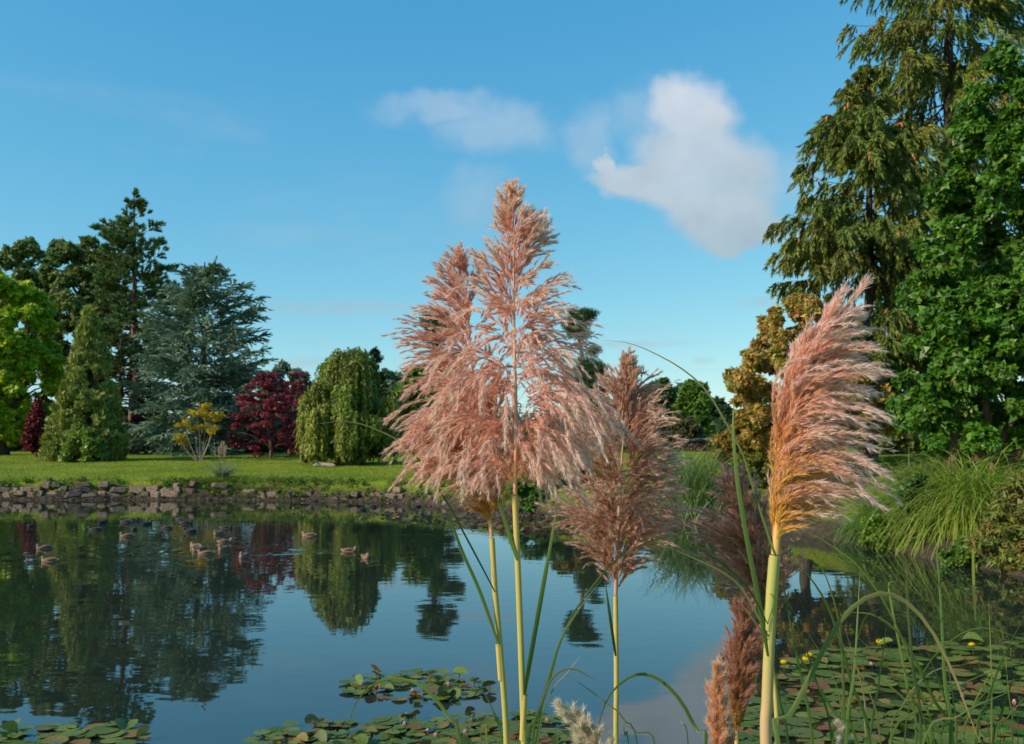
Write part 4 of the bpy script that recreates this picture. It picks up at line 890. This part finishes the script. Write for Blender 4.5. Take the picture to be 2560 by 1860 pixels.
def plume(label, D_, stem, rach, nb, Lp, Ap, Gp, wind, cols, stem_w=13, root_px=None, bias=0.0, ns=130, spik=(.0125, .0023), hair=(.018, .0009), nsub=4, subL=.30, hairs=2, tight=.35, D2=None, sheath=None, leaves=(), wiggle=.05, hug=0, hugL=130, hug_t=.6, low_w=1.25, vary=0, stem_col=((.56, .42, .12), (.46, .41, .11))):
    px0 = px_line(stem, D_); rx = (root_px - CX) / F * D_ if root_px else px0[0][0]
    root = np.array([rx, D_, gz(rx, D_)])
    t = thing('pampas_plume', label, 'pampas grass', root, 'flowering pampas stems by the near bank')
    path = spline(np.vstack([[root - UP * .05], [(root * .45 + px0[0] * .55)], px0]), 26); g = Geo(); r = stem_w / 2 * D_ / F
    tube(g, path, np.linspace(r * 1.15, r, 26), (0, 0, 0), 10); g.c[0] = np.repeat(mixc(np.array(stem_col[1]), np.array(stem_col[0]), np.clip(np.linspace(-1.6, 1.5, 26), 0, 1)), 10, 0)
    so = obj('stem', g.mesh('stem', M_STEM, True), t)
    for a, b in (sheath or []):              # leaf sheath wrapped round the stem, with a collar
        g = Geo(); sp3 = px_line([a, ((a[0] + b[0]) / 2, (a[1] + b[1]) / 2), b], D_ - .001); tube(g, sp3, [r * 1.01, r * 1.05, r * 1.07], np.array(stem_col[0]) * 1.02, 10); tube(g, sp3[-1] + np.array([[0, 0, -.0015], [0, 0, .0015]]), [r * 1.10, r * 1.08], (.50, .36, .12), 10)
        obj('leaf_sheath', g.mesh('leaf_sheath', M_STEM, True), t)
    for pts, w, c0, c1 in leaves:
        obj('leaf', blade_mesh(px_line(pts, D_ - .01, D_ + rng.uniform(-.15, .15)), w * D_ / F, c0, c1), t)
    RP = spline(px_line(rach, D_, D2), 160); al = np.concatenate([[0], np.cumsum(np.linalg.norm(np.diff(RP, axis=0), axis=1))])
    RP = np.stack([np.interp(np.linspace(0, al[-1], 40), al, RP[:, q]) for q in range(3)], 1); seg = nrm(np.gradient(RP, axis=0))
    g = Geo(); tube(g, RP, np.linspace(r * .85, r * .12, 40), mixc(np.array(cols['rachis']), np.array(cols['mid']), .2), 6)
    pl = obj('plume', g.mesh('rachis', M_STEM, True), t)
    tb = np.concatenate([((np.arange(nb - 5) + rng.uniform(0, 1, nb - 5)) / (nb - 5)) ** low_w * .95, np.linspace(.94, 1, 5), rng.uniform(0, hug_t, hug)]); nb0 = nb; nb = nb + hug; u = np.linspace(0, 1, len(Lp))
    f = tb * 39; i = np.minimum(f.astype(int), 38); w = (f - i)[:, None]
    P0 = RP[i] * (1 - w) + RP[i + 1] * w; Tn = seg[i]
    th = rng.uniform(0, 2 * np.pi, nb); rad = np.stack([np.cos(th) + bias, np.sin(th) * .8, th * 0], 1); rad = nrm(rad - Tn * (rad * Tn).sum(1, keepdims=True))
    ang = np.radians(np.interp(tb, u, Ap)) * rng.uniform(.65, 1.3, nb); Lb = np.interp(tb, u, Lp) * D_ / F * (rng.uniform(.5, 1.15, nb) if vary else rng.uniform(.7, 1.12, nb))
    acc = np.zeros((nb, 3)) + np.asarray(wind) * (1 - .65 * tb[:, None]) * (rng.uniform(.75, 1.4, (nb, 1)) if vary else 1); acc[:, 2] += np.interp(tb, u, Gp) * rng.uniform(.7, 1.3, nb)
    acc += rad * .3
    if hug: ang[nb0:] = R(10) * rng.uniform(.2, 1.6, hug); Lb[nb0:] = hugL * D_ / F * rng.uniform(.6, 1.2, hug); acc[nb0:] *= .18
    BT = strands(P0, Tn * np.cos(ang)[:, None] + rad * np.sin(ang)[:, None], Lb, acc, 12, wiggle, True)
    cb, cm, ct_, chair = (np.array(cols[k]) for k in ('base', 'mid', 'tip', 'hair'))
    for b in range(nb):
        g = Geo(); main = BT[b:b + 1]
        ribbons(g, main, np.linspace(.0011, .0004, 13), nrm(np.cross(seg[i[b]], rand_unit(1))), np.broadcast_to(mixc(cb, cm, .5), (1, 3)))
        m = max(1, int(nsub)); st = rng.uniform(.10, .85, m); SP, ST_ = sample(main, np.zeros(m, int), st)
        SB = strands(SP, nrm(ST_ + rand_unit(m) * tight), Lb[b] * subL * rng.uniform(.6, 1.3, m), np.broadcast_to(acc[b] * .6, (m, 3)), 12, .05)
        allS = np.concatenate([main, SB], 0); wt = np.concatenate([[2.2], np.ones(m)]); wt /= wt.sum()
        k = max(10, int(ns * (Lb[b] / (max(Lp) * D_ / F)) ** .9)); si = rng.choice(len(allS), k, p=wt); tt = rng.uniform(.1, 1, k) ** .8
        Q, T = sample(allS, si, tt)
        A = nrm(T + rand_unit(k) * .30); S = nrm(np.cross(A, rand_unit(k)))
        pos = np.clip(np.where(si == 0, tt, st[np.maximum(si - 1, 0)] + tt * .3), 0, 1)        # how far out along the branch
        low = np.clip(1.1 - tb[b] * 1.5, 0, 1) if cols.get('axial') else .35           # the young inner base of the plume is golden
        gold = low * (1 - np.clip(pos * (.75 if b >= nb0 else 1.25), 0, 1) ** 1.6)
        tipw = np.clip(pos * 1.6 - .75, 0, 1) * (1 - gold); c = mixc(mixc(cm, cb, gold), ct_, tipw)
        c = np.clip(c * (1 + rng.normal(size=(k, 1)) * .22) * (1 + rng.normal(size=(k, 3)) * .05), .01, .95)
        kk = rng.uniform(.7, 1.35, k); cards(g, Q, A, np.cross(S, A), spik[0] * kk, spik[1] * kk, c, mid=.4)
        hi = np.repeat(np.arange(k), hairs); hn = len(hi)
        HA = nrm(A[hi] + rand_unit(hn) * .38); hc = np.clip(mixc(c[hi], chair, np.clip(.35 + .5 * pos[hi], 0, .9) * (1 - .85 * gold[hi])), 0, .95)
        slivers(g, Q[hi], HA, nrm(np.cross(HA, rand_unit(hn))), hair[0] * rng.uniform(.6, 1.3, hn), hair[1], hc)
        obj('plume_branch', g.mesh('plume_branch', M_PLUME), pl, loc=(0, 0, 0))
    return t
PINK = dict(rachis=(.66, .38, .22), base=(.82, .33, .18), mid=(.80, .35, .26), tip=(.89, .58, .50), hair=(.96, .81, .74))
PINKB = dict(rachis=(.64, .40, .18), base=(.80, .44, .10), mid=(.78, .29, .21), tip=(.86, .53, .45), hair=(.94, .75, .68), axial=True)
BROWN = dict(rachis=(.50, .30, .20), base=(.66, .34, .20), mid=(.62, .32, .24), tip=(.70, .45, .36), hair=(.84, .64, .55))
GOLD = dict(rachis=(.66, .44, .12), base=(.84, .55, .05), mid=(.84, .25, .15), tip=(.91, .58, .52), hair=(.97, .83, .78), axial=True)
DUSK = dict(rachis=(.50, .30, .18), base=(.66, .38, .10), mid=(.55, .24, .17), tip=(.62, .36, .29), hair=(.70, .47, .40), axial=True)
REDB = dict(rachis=(.45, .28, .10), base=(.62, .36, .07), mid=(.48, .19, .11), tip=(.56, .27, .19), hair=(.62, .36, .28), axial=True)
RUST = dict(rachis=(.45, .28, .12), base=(.72, .32, .08), mid=(.74, .30, .11), tip=(.82, .44, .25), hair=(.92, .66, .50))
CREAM = dict(rachis=(.55, .45, .3), base=(.62, .48, .34), mid=(.70, .56, .43), tip=(.80, .69, .56), hair=(.90, .81, .70))
FUR = dict(spik=(.0098, .0016), hair=(.017, .0009), hairs=2)
plume('tallest open pink pampas plume on a yellow stem, its tip high against the sky', 2.1, [(1311, 1900), (1303, 1640), (1294, 1400), (1287, 1240)], [(1287, 1238), (1290, 1060), (1286, 860), (1284, 660), (1283, 474)], 165,
      [205, 270, 290, 262, 205, 162, 128, 84, 26], [40, 52, 58, 55, 48, 40, 31, 21, 10], [-2.0, -2.3, -2.3, -1.9, -1.1, -.5, -.2, 0, 0], (.3, 0, 0), PINK, 15, 1330, bias=.22, hairs=3, spik=(.0125, .0020), hair=(.018, .0008), ns=340, nsub=8, subL=.34, tight=.5, low_w=1.15,
      sheath=[((1306, 1850), (1311, 1738))], leaves=[([(1313, 1735), (1328, 1640), (1352, 1500), (1375, 1370), (1394, 1258)], 13, GREEN, PALE), ([(1292, 1400), (1264, 1310), (1246, 1238), (1226, 1160)], 10, GREEN, DKGREEN)])
plume('full pink pampas plume drooping from a golden funnel base beside the tallest plume', 2.28, [(1268, 1900), (1252, 1640), (1238, 1480), (1230, 1345)], [(1229, 1342), (1216, 1210), (1192, 1030), (1172, 840), (1150, 640)], 140,
      [270, 265, 255, 245, 225, 190, 150, 95, 26], [13, 22, 34, 42, 44, 40, 30, 20, 10], [-1.3, -1.6, -1.9, -1.7, -1.1, -.6, -.3, -.1, 0], (-.9, 0, 0), PINKB, 14, 1290, bias=-.35, ns=300, nsub=7, subL=.30, tight=.40, hug=46, hugL=190, hug_t=.35, low_w=1.15,
      sheath=[((1252, 1700), (1246, 1612))], leaves=[([(1246, 1610), (1200, 1480), (1156, 1380), (1130, 1310), (1122, 1288)], 9, GREEN, PALE), ([(1238, 1480), (1180, 1370), (1107, 1238), (1026, 1125), (948, 1077), (870, 1054), (790, 1060)], 5, DKGREEN, TAN)])
plume('soft brown pampas plume on a slim stem right of the pink pair', 2.75, [(1541, 1900), (1541, 1700), (1539, 1490)], [(1539, 1488), (1545, 1330), (1556, 1130), (1568, 1000), (1573, 906)], 165,
      [150, 180, 190, 185, 170, 145, 115, 75, 26], [24, 38, 48, 50, 46, 38, 28, 18, 8], [-.2, -.5, -.6, -.5, -.35, -.2, -.1, 0, 0], (.25, 0, 0), BROWN, 12, 1560, ns=370, nsub=8, tight=.6, subL=.42, low_w=1.0, spik=(.0135, .0028), hair=(.019, .0011),
      leaves=[([(1540, 1640), (1525, 1540), (1512, 1450)], 8, DKGREEN, GREEN)])
plume('golden-based pink pampas plume swept to one side on a thick green stem', 1.75, [(1916, 1900), (1918, 1750), (1924, 1600), (1937, 1388)], [(1939, 1386), (1950, 1230), (1968, 1080), (2000, 950), (2050, 860), (2118, 786)], 150,
      [320, 335, 330, 315, 285, 235, 175, 105, 30], [12, 14, 16, 18, 18, 16, 13, 10, 5], [-1.3, -1.6, -1.6, -1.4, -1.0, -.6, -.3, -.1, 0], (2.0, 0, 0), GOLD, 26, 1930, bias=.1, ns=300, nsub=7, tight=.17, wiggle=.022, hug=90, hugL=190, hug_t=.8, vary=1, **FUR,
      stem_col=((.44, .41, .11), (.56, .36, .18)), sheath=[((1921, 1575), (1936, 1396))],
      leaves=[([(1937, 1390), (1917, 1327), (1888, 1238), (1858, 1138), (1818, 1063), (1768, 979), (1708, 924), (1634, 882), (1569, 857), (1500, 850)], 5.5, GREEN, TAN),
              ([(1922, 1640), (1905, 1540), (1872, 1370), (1846, 1220), (1833, 1090), (1834, 1010)], 13, GREEN, PALE), ([(1920, 1590), (1858, 1477), (1808, 1432), (1738, 1397), (1659, 1362)], 6, DKGREEN, GREEN), ([(1920, 1560), (1870, 1470), (1800, 1405), (1700, 1345)], 5, DKGREEN, DKGREEN),
              ([(1920, 1600), (1880, 1545), (1835, 1485)], 5, TAN, TAN)])
plume('dusky brown pampas plume spreading behind the thick green stem', 2.35, [(1945, 1900), (1940, 1760), (1928, 1650)], [(1928, 1648), (1914, 1520), (1888, 1390), (1866, 1290), (1846, 1200)], 120,
      [170, 190, 195, 185, 165, 130, 85, 30], [12, 20, 28, 32, 30, 24, 16, 8], [-.1, -.3, -.3, -.2, -.1, 0, 0, 0], (-.35, 0, 0), DUSK, 11, 1950, bias=-.25, ns=250, nsub=7, tight=.35, subL=.34, hug=30, hugL=150, vary=1, spik=(.012, .0024), hair=(.018, .0011))
plume('narrow red-brown pampas plume low beside the thick green stem', 2.15, [(1838, 1960), (1840, 1900), (1842, 1850)], [(1842, 1848), (1846, 1740), (1854, 1620), (1866, 1490)], 90,
      [120, 130, 130, 120, 105, 80, 48, 20], [9, 12, 15, 16, 16, 13, 10, 6], [0, -.1, -.15, -.15, -.1, 0, 0, 0], (.12, 0, 0), REDB, 11, 1900, ns=190, nsub=4, tight=.16, wiggle=.02, hug=50, hugL=110, hug_t=.8, **FUR)
plume('tight rust-orange pampas plume just opening, its tip low over the water', 1.95, [(1806, 2080), (1804, 2000)], [(1804, 2000), (1801, 1880), (1797, 1770), (1793, 1676)], 80,
      [70, 76, 76, 70, 60, 46, 32, 14], [9, 12, 13, 13, 11, 9, 7, 5], [0] * 8, (0, 0, 0), RUST, 11, 1850, ns=170, nsub=4, tight=.16, wiggle=.02, hug=50, hugL=70, hug_t=.85, **FUR)
plume('short cream pampas plume leaning towards the pink pair', 1.9, [(1560, 2080), (1545, 1990)], [(1545, 1990), (1500, 1890), (1452, 1815), (1402, 1764)], 70,
      [70, 76, 74, 66, 54, 40, 28, 12], [16, 20, 22, 20, 17, 13, 9, 5], [-.2] * 8, (0, 0, 0), CREAM, 10, 1600, ns=130, nsub=4, tight=.22, wiggle=.03, hug=30, hugL=60, **FUR)
plume('tiny buff pampas plume tip among the green blades over the lily field', 2.1, [(2140, 2060), (2132, 1960)], [(2132, 1960), (2122, 1900), (2108, 1850), (2098, 1815)], 30,
      [26, 32, 34, 32, 28, 20, 14, 8], [12, 16, 18, 18, 16, 12, 10, 5], [-.2] * 8, (0, 0, 0), CREAM, 7, 2150, ns=70, nsub=3, tight=.25, **FUR)

def clump(label, root_px, D_, blades):
    rx = (root_px - CX) / F * D_; root = np.array([rx, D_, gz(rx, D_)])
    t = thing('pampas_leaves', label, 'pampas grass', root)
    for pts, w, c0, c1, dd in blades:
        P = px_line(pts, D_ + dd, D_ + dd + rng.uniform(-.12, .12)); b = root + np.array([rng.normal() * .06, rng.normal() * .05 + dd * .5, -.03])
        if pts[0][1] > 1830: P = np.vstack([[b], [b * .5 + P[0] * .5 + (P[0] - P[1]) * .1], P])
        obj('blade', blade_mesh(P, w * (D_ + dd) / F, c0, c1), t)
clump('green arching leaf blades at the foot of the pink pair of plumes', 1310, 2.1, [
    ([(1165, 1900), (1115, 1785), (1078, 1736), (1041, 1708), (991, 1697), (948, 1705), (908, 1733), (880, 1785), (872, 1870)], 9, GREEN, YEL, -.1),
    ([(1318, 1900), (1345, 1790), (1375, 1690), (1402, 1600), (1450, 1520), (1510, 1440)], 10, GREEN, DKGREEN, .05), ([(1330, 1900), (1355, 1760), (1385, 1690), (1430, 1672), (1470, 1690), (1512, 1712)], 7, GREEN, TAN, -.05),
    ([(1340, 1900), (1375, 1740), (1420, 1680), (1450, 1640)], 4, GREEN, TAN, .1), ([(1335, 1900), (1372, 1700), (1420, 1556), (1509, 1432), (1560, 1387), (1629, 1352), (1718, 1335), (1808, 1345), (1883, 1367), (1927, 1422)], 5, GREEN, TAN, .2),
    ([(1255, 1900), (1240, 1800), (1215, 1740), (1200, 1720)], 5, GREEN, PALE, -.2), ([(1220, 1900), (1208, 1822), (1195, 1870)], 5, YEL, TAN, -.2), ([(1260, 1900), (1225, 1760), (1180, 1690)], 4, GREEN, GREEN, .2)])
clump('few thin leaf blades arching over open water beside the slim-stemmed brown plume', 1600, 2.5, [
    ([(1768, 1900), (1740, 1825), (1706, 1759), (1662, 1709), (1618, 1687), (1577, 1692), (1530, 1730), (1502, 1790), (1490, 1860)], 10, DKGREEN, YEL, -.3),
    ([(1575, 1900), (1562, 1840), (1560, 1810), (1568, 1790)], 4, GREEN, PALE, -.3), ([(1600, 1900), (1560, 1800), (1520, 1760), (1420, 1690), (1400, 1700)], 4, GREEN, TAN, -.1),
    ([(1722, 1900), (1700, 1800), (1680, 1770)], 4, TAN, TAN, 0), ([(1640, 1900), (1590, 1830), (1560, 1812)], 4, GREEN, DKGREEN, .1)])
RB = [
    ([(1940, 1880), (1980, 1785), (2017, 1708), (2089, 1569), (2148, 1506), (2208, 1483), (2267, 1506), (2327, 1573), (2382, 1681), (2414, 1764), (2450, 1859)], 13, GREEN, TAN, -.15),
    ([(2115, 1900), (2136, 1673), (2150, 1423)], 9, GREEN, PALE, 0), ([(2165, 1900), (2200, 1690), (2220, 1530)], 9, PALE, GREEN, .1), ([(2375, 1900), (2362, 1700), (2350, 1480), (2337, 1331)], 10, GREEN, GREEN, 0),
    ([(2290, 1900), (2265, 1700), (2230, 1520), (2222, 1460), (2240, 1455)], 7, GREEN, YEL, .2), ([(2300, 1900), (2280, 1650), (2268, 1450), (2285, 1400), (2306, 1385)], 8, DKGREEN, TAN, .1),
    ([(2115, 1900), (2108, 1680), (2097, 1550), (2060, 1430), (2005, 1345)], 8, GREEN, YEL, .15), ([(2180, 1900), (2130, 1710), (2080, 1540), (2030, 1450), (1978, 1395)], 9, DKGREEN, GREEN, .05),
    ([(2035, 1900), (1995, 1655), (1962, 1480), (1958, 1420)], 8, GREEN, DKGREEN, .2), ([(2150, 1900), (2085, 1780), (2010, 1660), (1940, 1560)], 7, GREEN, DKGREEN, 0),
    ([(2330, 1900), (2290, 1700), (2230, 1540), (2150, 1420), (2080, 1365), (2015, 1325)], 6, GREEN, YEL, .2), ([(2120, 1900), (2130, 1680), (2160, 1550), (2200, 1522)], 5, GREEN, YEL, .3),
    ([(1975, 1900), (1950, 1750), (1935, 1640)], 7, DKGREEN, DKGREEN, .3), ([(2080, 1900), (2040, 1700), (1990, 1560), (1945, 1500)], 6, GREEN, GREEN, .3)]
clump('leaning green leaf blades rising between the thick stem and the lily field', 2090, 1.95, RB)
RB2 = [([(2440, 1900), (2470, 1750), (2520, 1620), (2570, 1530)], 9, GREEN, PALE, 0), ([(2480, 1900), (2500, 1800), (2540, 1680), (2570, 1610)], 8, DKGREEN, GREEN, .1), ([(2220, 1900), (2330, 1760), (2450, 1690), (2570, 1655)], 6, GREEN, PALE, .2),
       ([(2390, 1900), (2330, 1740), (2260, 1600), (2190, 1540), (2120, 1530)], 9, DKGREEN, YEL, .1), ([(2350, 1900), (2410, 1800), (2480, 1720), (2580, 1690)], 6, GREEN, PALE, 0), ([(2260, 1900), (2300, 1700), (2380, 1600), (2470, 1570), (2600, 1620)], 5, GREEN, YEL, .3),
       ([(2300, 1900), (2400, 1790), (2500, 1740), (2600, 1700)], 6, PALE, PALE, -.1), ([(2360, 1900), (2290, 1780), (2200, 1700), (2110, 1690), (2060, 1700)], 5, GREEN, TAN, .2), ([(2230, 1900), (2260, 1760), (2330, 1680), (2420, 1660)], 6, GREEN, TAN, .1)]
for _ in range(14):
    b = rng.uniform(2000, 2580); h = rng.uniform(120, 420); l = rng.normal() * 130
    RB2.append(([(b, 1905), (b + l * .25, 1905 - h * .5), (b + l, 1905 - h)], rng.uniform(4, 9), [GREEN, DKGREEN, PALE][rng.integers(0, 3)], [GREEN, YEL, TAN][rng.integers(0, 3)], rng.uniform(-.1, .4)))
clump('loose crossing leaf blades in front of the lily field by the right bank', 2380, 1.95, RB2)

# royal fern at the near right bank
fb = at_depth(2520, 1990, 3.3); fz = gz(fb[0], 3.3); t = thing('fern', 'bright green fern fronds at the water edge under the crossing blades', 'fern', (fb[0], 3.3, fz))
for a, b in [(2470, 1800), (2505, 1778), (2545, 1790), (2590, 1800), (2500, 1830), (2560, 1835)]:
    e = at_depth(a, b, 3.3 + rng.uniform(-.15, .15)); r0 = np.array([fb[0], 3.3, fz]); ST = spline([r0, r0 * .4 + e * .6 + UP * .1, e], 16); g = Geo()
    tube(g, ST, np.linspace(.004, .0015, 16), (.25, .3, .06), 5)
    for j in range(5, 16):
        for sg in (-1, 1):
            T = nrm(ST[min(j + 1, 15)] - ST[j - 1]); sd = nrm(np.cross(T, np.array([.2, 1, .2]))) * sg; A = nrm(sd + T * .6)
            cards(g, np.array([ST[j]]), np.array([A]), np.array([[.1, -.9, .5]]), .075 * (1.15 - j / 20), .022, np.array([[.24, .40, .05]]) * rng.uniform(.8, 1.2), mid=.4)
    obj('frond', g.mesh('frond', M_GRASS), t)
